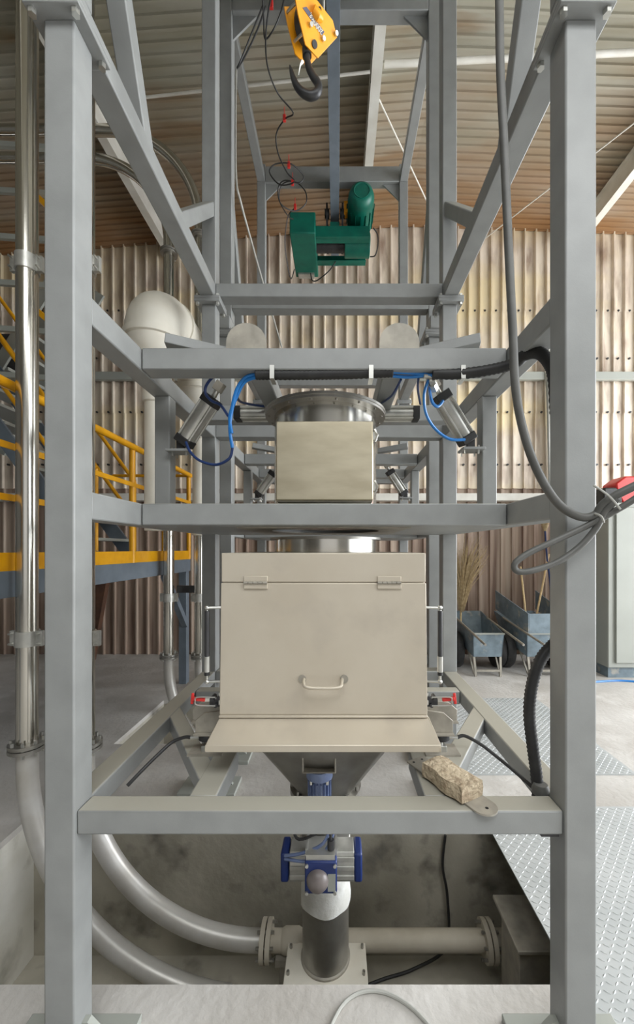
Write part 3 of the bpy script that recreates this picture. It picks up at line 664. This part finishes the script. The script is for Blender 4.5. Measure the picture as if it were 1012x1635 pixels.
# conduit and blue air tubes under the upper crossbeam
cn = thing('ribbed_conduit', 'black ribbed conduit clipped under the upper crossbeam, running to the right post', 'conduit', (0, 1.79, .79))
yv = 1.79; path = smooth_path([pt(408, 598, yv), pt(480, 598, yv), pt(550, 597, yv), pt(627, 594, yv)], 22)
part('conduit', MB().tube(path, [.025 if i % 2 else .022 for i in range(len(path))], 12), 'black', cn, sharp=80)
path = smooth_path([pt(690, 597, 1.79), pt(735, 597, 1.77), pt(785, 590, 1.73), pt(822, 580, 1.68), pt(838, 567, 1.63), pt(858, 563, 1.58), pt(874, 575, 1.55), pt(884, 600, 1.53), pt(888, 660, 1.52)], 12)
part('conduit', MB().tube(path, [.025 if i % 2 else .022 for i in range(len(path))], 12), 'black', cn, sharp=80)
for px in (435, 592, 738):
    p = pt(px, 596, 1.765); part('clip', MB().box(p.x-.010, p.x+.010, 1.752, 1.815, p.z-.031, p.z-.027).box(p.x-.010, p.x+.010, 1.748, 1.753, p.z-.03, p.z+.030), 'zinc', cn)
def tubes(label, mtl, r, paths):
    t = thing('air_tube', label, 'tube', paths[0][0], 'blue air tubes')
    for p in paths: part('tube', MB().tube(smooth_path(p, 6), r, 8), mtl, t)
tubes('bright blue air tubes bending down left of the vessel from the conduit', 'blue', .0085, [
    [pt(410, 598, 1.80), pt(392, 603, 1.81), pt(378, 622, 1.83), pt(370, 655, 1.86), pt(367, 685, 1.88), pt(371, 715, 1.9)],
    [pt(410, 602, 1.80), pt(390, 610, 1.82), pt(377, 635, 1.85), pt(367, 665, 1.87), pt(370, 692, 1.88)]])
tubes('dark blue air tubes looping around the left air cylinder', 'navy', .007, [
    [pt(371, 715, 1.9), pt(366, 732, 1.92), pt(345, 742, 1.94), pt(320, 736, 1.95), pt(304, 722, 1.97), pt(297, 706, 2.0)],
    [pt(408, 600, 1.81), pt(378, 598, 1.84), pt(345, 600, 1.86), pt(330, 614, 1.9), pt(328, 628, 1.92), pt(338, 640, 1.93), pt(352, 647, 1.93), pt(364, 664, 1.9)],
    [pt(384, 612, 1.84), pt(379, 626, 1.9), pt(382, 640, 2.05), pt(402, 646, 2.2), pt(430, 650, 2.26)]])
tubes('bright blue air tubes and loop beside the right air cylinder', 'blue', .0075, [
    [pt(622, 594, 1.79), pt(660, 596, 1.80), pt(695, 600, 1.79)],
    [pt(622, 600, 1.80), pt(655, 602, 1.81), pt(700, 597, 1.79)],
    [pt(690, 606, 1.82), pt(686, 622, 1.86), pt(690, 642, 1.9), pt(699, 649, 1.92), pt(707, 640, 1.94)],
    [pt(684, 606, 1.82), pt(677, 630, 1.86), pt(680, 660, 1.9), pt(695, 685, 1.94), pt(718, 701, 1.97), pt(742, 702, 1.99)]])
tubes('thin dark blue tubes from the fitting to the right level cylinder', 'navy', .006, [
    [pt(668, 602, 1.82), pt(667, 622, 1.95), pt(671, 645, 2.2)],
    [pt(640, 606, 1.83), pt(625, 632, 2.0), pt(606, 645, 2.2)]])
ft = thing('tube_fitting', 'silver pneumatic fitting joining blue tubes beside the right air cylinder', 'fitting', pt(690, 606, 1.81))
p = pt(690, 604, 1.80); part('body', MB().beam(p, pt(695, 622, 1.9), .03, .03).cyl(pt(676, 600, 1.8), pt(700, 600, 1.8), .012, n=10), 'alu', ft, .003)
part('nut', MB().cyl(pt(690, 612, 1.83), pt(694, 621, 1.87), .02, n=6), 'zinc', ft)

# ------------------------------------------------------------ heavy cable over the right post
cb = thing('power_cable', 'thick grey cable hanging from above and looped across the right front post', 'cable', pt(900, 900, 1.26))
RC = .0135
part('cable', MB().tube(smooth_path([(.50, 1.36, 4.53), (.52, 1.31, 3.2), (.535, 1.285, 2.3), pt(797, 0, 1.28), pt(799, 120, 1.28), pt(805, 240, 1.28), pt(812, 400, 1.28), pt(818, 520, 1.28), pt(823, 620, 1.28), pt(836, 690, 1.28), pt(858, 752, 1.28), pt(890, 803, 1.275), pt(925, 825, 1.27), pt(950, 822, 1.262), pt(962, 806, 1.25), pt(985, 790, 1.23), pt(1030, 768, 1.2)], 8), RC, 12), 'cable', cb)
part('cable', MB().tube(smooth_path([pt(1040, 778, 1.2), pt(1005, 802, 1.22), pt(965, 825, 1.25), pt(930, 843, 1.27), pt(880, 866, 1.275), pt(842, 884, 1.275), pt(822, 900, 1.275), pt(826, 912, 1.275), pt(850, 911, 1.275), pt(890, 897, 1.275), pt(925, 873, 1.272), pt(950, 845, 1.262), pt(965, 818, 1.245), pt(985, 797, 1.23)], 8), RC*.78, 12), 'cable', cb)
for a_, b_ in (((948, 775), (990, 813)), ((950, 820), (964, 834))):
    part('cable_tie', MB().tube(smooth_path([pt(a_[0], a_[1], 1.25), pt((a_[0]+b_[0])/2+3, (a_[1]+b_[1])/2-2, 1.215), pt(b_[0], b_[1], 1.22)], 5), .0035, 6), 'wire', cb)

# ------------------------------------------------------------ hook block overhead
P0 = pt(497, 55, 2.0); N = Vector((.58, -.69, -.42)).normalized()
def onp(u, v, off=0.0):
    px, py = 440 + u*.1186, v*.1186
    d = pt(px, py, 1.0); q = P0 + N*off; return d * (q.dot(N)/d.dot(N))
hb = thing('hook_block', 'yellow crane hook block with dark iron hook hanging at the top', 'hook', P0 + Vector((0, 0, -.2)), None)
PF = [(258, -60), (300, 180), (400, 600), (570, 785), (830, 500), (770, 270), (660, 130), (560, 0), (500, -60)]
PFc = [onp(*q) for q in PF]
cen = sum(PFc, Vector())/len(PFc)
pl = part('side_plate', MB().prism(PFc, -N*.008), 'hookyel', hb, .002)
sh = -N*.10
part('side_plate', MB().prism([q + sh + (q-cen)*.02 for q in PFc], -N*.008), 'hookyel', hb, .002)
part('sheave', MB().cyl(cen - N*.03, cen - N*.075, .085, n=28), 'iron', hb)
bolts('through_bolt', [(onp(u, v) + N*.014, onp(u, v) - N*.012) for u, v in ((465, 340), (635, 530), (805, 460))], .010, 'zinc', hb, 8)
bolts('spacer_rod', [(onp(u, v) - N*.006, onp(u, v) - N*.10) for u, v in ((290, 15), (385, 430))], .007, 'zinc', hb, 8)
part('axle_cap', MB().cyl(onp(520, 600), onp(520, 600)+N*.006, .016, n=16), 'iron', hb)
part('bearing_lug', MB().tube([onp(500, 130) + N*.002, onp(560, 220)+N*.006, onp(620, 270)+N*.004], [.02, .024, .012], 12), 'hookyel', hb)
part('hole', MB().cyl(onp(595, 125), onp(595, 125)+N*.002, .009, n=12), 'dark', hb)
part('label_plate', MB().prism([onp(362, 105, .001), onp(415, 92, .001), onp(655, 430, .001), onp(625, 480, .001)], N*.001), 'label', hb)
cu = bpy.data.curves.new('rating_text', 'FONT'); cu.body = '2000kg'; cu.size = .030; cu.extrude = .0006; cu.align_x = 'LEFT'; cu.align_y = 'CENTER'
cu.materials.append(M['lettering'])
tt = bpy.data.objects.new('rating_text', cu); COL.objects.link(tt)
tm = bpy.data.meshes.new_from_object(tt.evaluated_get(bpy.context.evaluated_depsgraph_get())); bpy.data.objects.remove(tt)
to = bpy.data.objects.new('rating_text', tm); COL.objects.link(to)
q0, q1 = onp(632, 448, .0025), onp(385, 105, .0025); ex = (q1-q0).normalized(); ey = N.cross(ex)
mw = Matrix((ex, ey, N)).transposed().to_4x4(); mw.translation = q0 + Vector((0, 0, H)) - hb.location
to.parent = hb; to.matrix_local = mw
yh = (cen - N*.055).y + .02
def hpx(u, v, dy=0.0): return pt(440 + u*.1186, v*.1186, yh + dy)
part('crosshead', MB().cyl(hpx(415, 660), hpx(423, 760), .024, n=16).cyl(hpx(380, 640), hpx(470, 640), .022, n=12), 'iron', hb)
hp = [hpx(u, v) for u, v in ((420, 720), (428, 820), (450, 920), (505, 1030), (560, 1110), (580, 1190), (545, 1265), (460, 1290), (360, 1245), (285, 1160), (240, 1060), (212, 960), (192, 882))]
rr = [.0165, .0165, .0175, .0185, .0195, .0205, .022, .022, .020, .0175, .0145, .0105, .004]
sp = smooth_path(hp, 5); ri = [rr[min(i//5, 11)]*(1-(i % 5)/5) + rr[min(i//5, 11)+1]*((i % 5)/5) for i in range(len(sp)-1)] + [rr[-1]]
part('hook', MB().tube(sp, ri, 16), 'iron', hb)
part('safety_latch', MB().tube([hpx(358, 830, -.02), hpx(330, 880, -.02), hpx(305, 1020, -.015)], [.010, .005, .004], 8), 'zinc', hb)
wr = thing('wire_rope', 'thin steel lifting ropes running up from the yellow hook block', 'rope', P0 + Vector((0, 0, .3)))
for off, dx in ((-.055, -.06), (-.055, .07)):
    b0 = cen - N*.055 + Vector((dx, 0, .03)); part('rope', MB().cyl(b0, (b0.x*.5-.02, b0.y-.05, 4.30), .006, n=8), 'wire', wr)

# ------------------------------------------------------------ green hoist at the end of the monorail
hz0 = thing('electric_hoist', 'green electric hoist hanging from the far end of the monorail', 'hoist', (-.03, 5.3, 3.98))
part('gear_box', MB().box(-.60, -.275, 4.9, 5.70, 3.99, 4.26), 'green', hz0, .012)
part('terminal_strip', MB().box(-.56, -.33, 5.60, 5.69, 3.965, 3.99), 'alu', hz0)
part('frame_channel', MB().box(-.30, .42, 4.97, 5.0, 4.0, 4.14).box(-.30, .42, 5.0, 5.08, 4.13, 4.14).box(-.30, .42, 5.0, 5.08, 4.0, 4.01), 'green', hz0, .003)
part('frame_channel', MB().box(-.30, .40, 5.45, 5.48, 4.0, 4.12).box(-.30, .40, 5.38, 5.45, 4.0, 4.01), 'green', hz0, .003)
part('drum', MB().cyl((-.28, 5.22, 4.08), (.12, 5.22, 4.08), .085, n=24), 'iron', hz0)
part('reducer', MB().cyl((.10, 5.22, 4.08), (.44, 5.22, 4.08), .14, n=28), 'green', hz0, .01)
mt = part('motor', MB().lathe((.30, 4.72, 4.36), [(.10, 0), (.135, .02), (.16, .08), (.165, .14), (.165, .50)], 32, 'y'), 'green', hz0)
part('fan_cover', MB().lathe((.30, 4.715, 4.36), [(.085, 0), (.095, -.004), (.095, .012), (.085, .01)], 28, 'y', ring=True).cyl((.30, 4.716, 4.36), (.30, 4.725, 4.36), .085, n=24), 'green', mt)
m = MB()
for k in range(16):
    a = 2*math.pi*k/16; c0 = Vector((.30+.168*math.cos(a), 4.90, 4.36+.168*math.sin(a))); m.beam(c0, c0+Vector((0, .30, 0)), .006, .02, (math.cos(a), 0, math.sin(a)))
part('cooling_fins', m, 'green', mt)
for x in (-.13, .07):
    part('trolley_plate', MB().box(x-.01, x+.01, 4.95, 5.45, 4.14, 4.42), 'iron', hz0)
    for y in (5.05, 5.33): part('trolley_wheel', MB().cyl((x-.03, y, 4.36), (x+.03, y, 4.36), .055, n=18), 'iron', hz0)
part('lug', MB().box(-.09, .03, 4.98, 5.06, 4.12, 4.20), 'green', hz0)
part('limit_block', MB().box(.09, .17, 4.97, 5.07, 4.32, 4.46), 'hookyel', hz0, label='small yellow block beside the motor')
part('motor_lead', MB().tube(smooth_path([(.46, 4.95, 4.1), (.52, 5.0, 4.05), (.53, 5.05, 3.95), (.50, 5.1, 3.86), (.44, 5.15, 3.88)], 5), .008, 6), 'black', hz0)
part('motor_lead', MB().tube(smooth_path([(-.02, 5.4, 4.0), (-.1, 5.42, 3.9), (-.2, 5.45, 3.83), (-.3, 5.5, 3.8), (-.36, 5.55, 3.85), (-.38, 5.6, 3.98)], 5), .008, 6), 'black', hz0)
fc = thing('festoon_cable', 'thin black festoon cable with red hangers looping down to the green hoist', 'cable', pt(460, 260, 4.4))
part('cable', MB().tube(smooth_path([pt(436, -20, 2.9), pt(428, 20, 3.0), pt(424, 66, 3.1), pt(428, 110, 3.3), pt(444, 150, 3.5), pt(468, 180, 3.6), pt(455, 190, 3.7), pt(441, 214, 3.8), pt(444, 245, 3.9), pt(458, 275, 4.0), pt(470, 290, 4.05), pt(447, 295, 4.1), pt(430, 275, 4.1), pt(440, 262, 4.1), pt(465, 262, 4.1), pt(484, 280, 4.2), pt(478, 292, 4.2), pt(455, 288, 4.2), pt(444, 300, 4.25), pt(448, 325, 4.3), pt(470, 337, 4.4), pt(488, 325, 4.4), pt(487, 305, 4.4), pt(470, 290, 4.4), pt(450, 295, 4.45), pt(446, 320, 4.5), pt(460, 345, 4.6), pt(468, 350, 4.8)], 5), .0065, 6), 'black', fc)
part('cable', MB().tube(smooth_path([pt(470, 333, 4.5), pt(460, 345, 4.6), pt(455, 380, 4.7), pt(457, 410, 4.8), pt(464, 445, 5.0), pt(470, 430, 5.3)], 5), .0065, 6), 'black', fc)
part('cable', MB().tube(smooth_path([pt(419, -10, 2.9), pt(421, 30, 3.0), pt(423, 62, 3.1), pt(436, 48, 3.05), pt(448, 20, 3.0), pt(455, -10, 2.9)], 5), .006, 6), 'black', fc)
for px, py, Y in ((454, 187, 3.7), (461, 262, 4.1), (467, 290, 4.2), (471, 329, 4.5), (433, 5, 3.0)):
    p = pt(px, py, Y); part('hanger', MB().box(p.x-.014, p.x+.014, p.y-.01, p.y+.012, p.z-.04, p.z+.02).cyl(p, p+Vector((0, 0, .10)), .004, n=6), 'red', fc, .004)
single('gantry_lead', MB().tube(smooth_path([pt(420, 8, 3.1), pt(405, 45, 3.15), pt(385, 95, 3.2), pt(379, 108, 3.24), pt(392, 88, 3.2), pt(412, 45, 3.15), pt(424, 10, 3.1)], 5), .007, 6), 'black', 'pair of black leads slanting to the left back gantry post', 'lead')
single('conduit_pipe', MB().tube(smooth_path([pt(377, 112, 3.24), pt(376, 190, 3.24), pt(377, 285, 3.24), pt(385, 325, 3.3), pt(402, 388, 3.5), pt(418, 445, 3.7), pt(450, 555, 4.0)], 6), .009, 8), 'alu', 'thin grey conduit running down the left gantry post and slanting back', 'conduit')

# ------------------------------------------------------------ white duct left of the frames
du = thing('white_duct', 'big white plastic duct with elbows and two drops left of the frames', 'duct', (-1.37, 3.4, .2))
XD, YD1, YD2, ZD, RD = -1.37, 2.92, 3.88, 1.80, .205
el = [(XD, YD1, 1.56), (XD, YD1, 1.60)] + [(XD, YD1+.22-.22*math.cos(t), 1.60+.2*math.sin(t)) for t in [math.pi/2*i/8 for i in range(1, 9)]] + [(XD, YD2-.22, ZD)]
part('elbow', MB().tube(el[:11], RD, 36), 'duct', du, sharp=60)
part('header', MB().cyl(el[-2], (XD, YD2-.2, ZD), RD*.93, n=36), 'duct', du)
e2_ = [(XD, YD2-.22, ZD)] + [(XD, YD2-.22+.22*math.sin(t), 1.60+.2*math.cos(t)) for t in [math.pi/2*i/8 for i in range(1, 9)]] + [(XD, YD2, 1.54)]
part('elbow', MB().tube(e2_, RD, 36), 'duct', du, sharp=60)
part('socket_ring', MB().cyl((XD, YD1+.21, ZD), (XD, YD1+.25, ZD), RD+.012, n=36), 'duct', du)
for y in (YD1, YD2):
    part('socket_ring', MB().lathe((XD, y, 0), [(RD, 1.60), (RD+.012, 1.595), (RD+.012, 1.55), (RD, 1.545)], 36), 'duct', du)
    part('reducer', MB().lathe((XD, y, 0), [(RD-.005, 1.56), (RD-.012, 1.48), (.1, 1.36), (.078, 1.34)], 36), 'duct', du)
    part('socket_ring', MB().lathe((XD, y, 0), [(.078, 1.36), (.084, 1.35), (.084, 1.10), (.074, 1.09)], 28), 'duct', du)
    part('drop_pipe', MB().lathe((XD, y, 0), [(.072, 1.36), (.072, .14)], 28), 'duct', du)
    part('socket_ring', MB().lathe((XD, y, 0), [(.074, .34), (.08, .335), (.08, .25), (.074, .245)], 28), 'duct', du)
    part('pipe_bracket', MB().box(XD+.05, XLo, y-.03, y+.03, .14, .20), PB, du)

# ------------------------------------------------------------ yellow-railed platform and stairs
XE = -1.96
pf = thing('platform', 'grey steel platform with yellow toe board and railing on the left', 'platform', (-3.2, 3.6, -.2))
part('edge_beam', MB().box(XE-.08, XE, 1.7, 5.2, -.29, -.13), 'paint_dark', pf, .004)
part('end_beam', MB().box(-5.6, XE-.08, 5.12, 5.2, -.29, -.13), 'paint_dark', pf, .004)
part('deck', MB().box(-5.6, XE-.08, 1.7, 5.12, -.16, -.13), 'paint_dark', pf)
part('toe_board', MB().box(XE-.012, XE-.002, 1.7, 5.2, -.13, -.02), 'yellow', pf)
part('leg', MB().box(XE-.12, XE-.02, 5.1, 5.2, FL, -.29), 'paint_dark', pf, .004)
part('leg', MB().box(-5.5, -5.4, 5.1, 5.2, FL, -.29), 'paint_dark', pf, .004)
part('leg', MB().box(-5.5, -5.4, 1.7, 1.8, FL, -.29), 'paint_dark', pf, .004)
part('leg', MB().box(XE-.5, XE-.4, 1.45, 1.55, FL, -.29).box(XE-.5, XE, 1.45, 1.7, -.29, -.2), 'paint_dark', pf, .004)
part('knee_brace', MB().beam((XE-.04, 5.12, -1.0), (XE-.04, 4.5, -.30), .07, .07), 'paint_dark', pf)
part('handrail', MB().cyl((XE, 1.7, .985), (XE, 5.2, .985), .030, n=12), 'yellow', pf)
part('handrail', MB().cyl((XE, 5.2, .985), (-3.0, 5.2, .985), .02, n=12), 'yellow', pf)
for z in (.62, .31): part('mid_rail', MB().box(XE-.006, XE+.006, 1.7, 5.2, z-.02, z+.02), 'yellow', pf)
for y in (1.75, 3.755, 4.45, 5.18): part('rail_post', MB().cyl((XE-.02, y, -.13), (XE-.02, y, .985), .028, n=12), 'yellow', pf)
st = thing('stair', 'steep grey steel stair with yellow handrails rising left behind the platform railing', 'stair', (-3, 4.4, -.13))
x0s, z0s, x1s, z1s = -2.45, -.13, -4.9, 3.2
for y in (3.95, 4.7):
    part('stringer', MB().beam((x0s, y, z0s), (x1s, y, z1s), .03, .16, (0, 0, 1)), 'paint_dark', st)
    for dz in (.95, .5): part('handrail', MB().cyl((x0s, y, z0s+dz), (x1s, y, z1s+dz), .022, n=10), 'yellow', st)
    for k in (0, 3, 6, 9): t = k/12; part('rail_post', MB().cyl((x0s+(x1s-x0s)*t, y, z0s+(z1s-z0s)*t), (x0s+(x1s-x0s)*t, y, z0s+(z1s-z0s)*t+.95), .02, n=10), 'yellow', st)
for k in range(1, 14):
    t = k/14; part('tread', MB().box(x0s+(x1s-x0s)*t-.11, x0s+(x1s-x0s)*t+.11, 3.96, 4.69, z0s+(z1s-z0s)*t-.015, z0s+(z1s-z0s)*t+.015), 'cabinet', st)
us = thing('upper_stair', 'grey steel upper stair and landing frame left of the tall polished pipe', 'stair', (-4, 4.6, 3))
for y in (4.95, 5.65): part('stringer', MB().beam((-4.9, y, 1.4), (-3.45, y, 3.72), .03, .15), 'cabinet', us)
for k in range(1, 10):
    t = k/14; part('tread', MB().box(-4.9+2*t-.12, -4.9+2*t+.12, 4.97, 5.63, 1.4+3.2*t-.02, 1.4+3.2*t+.02), 'cabinet', us)
for z in (1.75, 2.2, 2.65, 3.1, 3.55, 4.0): part('rail', MB().beam((-5.6, 3.80, z+.12), (-2.75, 3.80, z-.08), .035, .05), 'cabinet', us)
for x in (-3.42, -2.98, -4.4): part('upright', MB().box(x-.03, x+.03, 3.77, 3.83, -.13, 4.9), 'cabinet', us)
for z in (2.2, 3.3): part('handrail', MB().beam((-2.78, 3.76, z), (-3.0, 3.76, z+.2), .05, .05), 'yellow', us)
part('dark_duct', MB().box(-6.4, -4.7, 5.75, 5.95, 2.3, 3.2), 'iron', us, .02, label='dark sheet duct behind the upper stair')

# ------------------------------------------------------------ control cabinet at the right
cbn = thing('control_cabinet', 'pale grey control cabinet standing behind the right front post', 'cabinet', (4.4, 5.4, FL))
part('body', MB().box(3.70, 5.3, 5.3, 5.85, -1.62, .64), 'cabinet', cbn, .01)
part('door', MB().box(3.79, 5.25, 5.27, 5.3, -1.55, .57), 'cabinet', cbn, .008)
part('plinth', MB().box(3.74, 5.28, 5.36, 5.82, FL, -1.62), 'bluegrey', cbn)
single('red_case', MB().prism([(3.98, 5.4, .64), (4.5, 5.4, .64), (4.5, 5.4, 1.02), (4.02, 5.4, 1.02), (3.88, 5.4, .92), (3.90, 5.4, .80)], (0, .3, 0)), 'red', 'red plastic case on top of the control cabinet', 'case', bevel=.02)
single('black_pouch', MB().prism([(3.70, 5.4, .64), (3.97, 5.4, .64), (3.97, 5.4, .80), (3.88, 5.4, .86), (3.72, 5.4, .86)], (0, .28, 0)), 'black', 'black pouch lying on the cabinet beside the red case', 'pouch', bevel=.02)
single('floor_cable', MB().tube(smooth_path([(3.4, 5.15, FL+.01), (3.8, 5.2, FL+.01), (4.2, 5.1, FL+.01), (4.6, 5.15, FL+.01), (5.0, 5.05, FL+.01)], 5), .014, 8), 'blue', 'blue cable lying on the floor before the control cabinet', 'cable')

# ------------------------------------------------------------ carts and tools by the far wall
def cart(label, x, y, tall, wid):
    t = thing('push_cart', label, 'cart', (x, y, FL), 'sheet metal carts by the wall')
    zb, zf = FL+.27, FL+.60
    w2 = wid/2
    def tray(zt, zr):
        m = MB(); th = .012
        f = [Vector(p) for p in ((x-w2, y, zb), (x+w2, y, zb), (x+w2*1.08, y-.04, zt), (x-w2*1.08, y-.04, zt))]
        bk = [Vector(p) for p in ((x-w2*1.08, y+.75, zb+.12), (x+w2*1.08, y+.75, zb+.12), (x+w2*1.3, y+.95, zr), (x-w2*1.3, y+.95, zr))]
        m.prism(f, (0, th, 0)); m.prism(bk, (0, th, 0))
        m.prism([f[0], bk[0], bk[3], f[3]], (th, 0, 0)); m.prism([f[1], bk[1], bk[2], f[2]], (-th, 0, 0)); m.prism([f[0], f[1], bk[1], bk[0]], (0, 0, th))
        return m
    part('tray', tray(zf, zf+.16), 'bluegrey', t)
    part('tray_rim', MB().beam((x-w2*1.1, y-.045, zf), (x+w2*1.1, y-.045, zf), .02, .02), 'cabinet', t)
    if tall: part('extension_boards', MB().box(x-w2*1.02, x+w2*1.02, y-.06, y-.045, zf+.01, zf+.28).prism([(x-w2*1.05, y-.06, zf+.01), (x-w2*1.05, y-.06, zf+.28), (x-w2*1.3, y+.9, zf+.50), (x-w2*1.3, y+.9, zf+.2)], (.012, 0, 0)).prism([(x+w2*1.05, y-.06, zf+.01), (x+w2*1.05, y-.06, zf+.28), (x+w2*1.3, y+.9, zf+.50), (x+w2*1.3, y+.9, zf+.2)], (.012, 0, 0)), 'bluegrey', t)
    for s in (-1, 1):
        part('leg', MB().beam((x+s*w2*.92, y+.02, zb), (x+s*w2*.86, y-.02, FL), .03, .03).beam((x+s*w2*.95, y+.25, zb+.04), (x+s*w2*.9, y+.02, FL+.02), .02, .02), 'dusty', t)
        part('handle', MB().cyl((x+s*w2*1.22, y+.65, zf+.1), (x+s*w2*1.2 + (0.0), y-.55, zf-.03), .016, n=10), 'dusty', t)
        wh = part('wheel', MB().lathe((x+s*(w2+.11), y+.45, FL+.27), [(.13, -.055), (.20, -.07), (.25, -.06), (.27, -.03), (.27, .03), (.25, .06), (.20, .07), (.13, .055)], 28, 'x'), 'black', t)
        part('hub', MB().cyl((x+s*(w2+.04), y+.45, FL+.27), (x+s*(w2+.185), y+.45, FL+.27), .10, n=20), 'iron', wh)
    part('leg_tie', MB().beam((x-w2*.88, y-.01, FL+.08), (x+w2*.88, y-.01, FL+.08), .025, .025), 'dusty', t)
    part('axle', MB().cyl((x-w2-.12, y+.45, FL+.27), (x+w2+.12, y+.45, FL+.27), .02, n=10), 'iron', t)
cart('low blue-grey push cart with open tray, nearest the back frame', 2.10, 5.42, False, .40)
cart('taller blue-grey push cart with raised boards and tool handles, by the right post', 2.90, 5.42, True, .50)
for k, (a_, b_) in enumerate((((831, 905), (843, 990)), ((876, 885), (851, 985)))):
    single('tool_handle', MB().tube([pt(b_[0], b_[1]+25, 5.75), pt(a_[0], a_[1], 6.25)], .015, 10), 'wood', ['pale wooden tool handle leaning left out of the taller cart', 'pale wooden tool handle leaning right out of the taller cart'][k], 'handle')
br = thing('twig_broom', 'twig broom standing bristles up behind the low cart', 'broom', (1.98, 6.2, FL))
part('stick', MB().cyl((1.95, 6.15, FL), (1.98, 6.2, -.75), .016, n=8), 'wood', br)
m = MB(); random.seed(7)
for k in range(150):
    t = random.uniform(-1, 1); h = random.uniform(.6, 1.0); c0 = Vector((1.98+random.uniform(-.03, .03), 6.2+random.uniform(-.05, .05), -1.0+random.uniform(0, .3)))
    e = c0 + Vector((t*.36+.06, random.uniform(-.12, .12), h)); mdl = (c0+e)/2 + Vector((-t*.03, 0, .06))
    m.tube([c0, mdl, e], [.007, .006, .003], 3)
part('twigs', m, 'twig', br, kind='stuff')
ss = thing('hanging_socket', 'brown cable socket with blue lead hanging by the wall beside the right post', 'socket', pt(873, 840, 6.2))
p = pt(870, 828, 6.2); part('socket', MB().lathe((p.x, p.y, 0), [(.05, p.z+.04), (.06, p.z+.02), (.05, p.z-.12), (.02, p.z-.2)], 14), 'twig', ss)
part('lead', MB().tube(smooth_path([p+Vector((0, 0, -.18)), p+Vector((.03, 0, -.6)), p+Vector((.06, -.05, -1.1)), p+Vector((.04, -.1, -1.7)), p+Vector((.09, -.2, -2.28))], 6), .014, 7), 'navy', ss)
part('hanger_wire', MB().cyl(p+Vector((0, 0, .03)), (p.x, YW-.1, .85), .006, n=6), 'wire', ss)
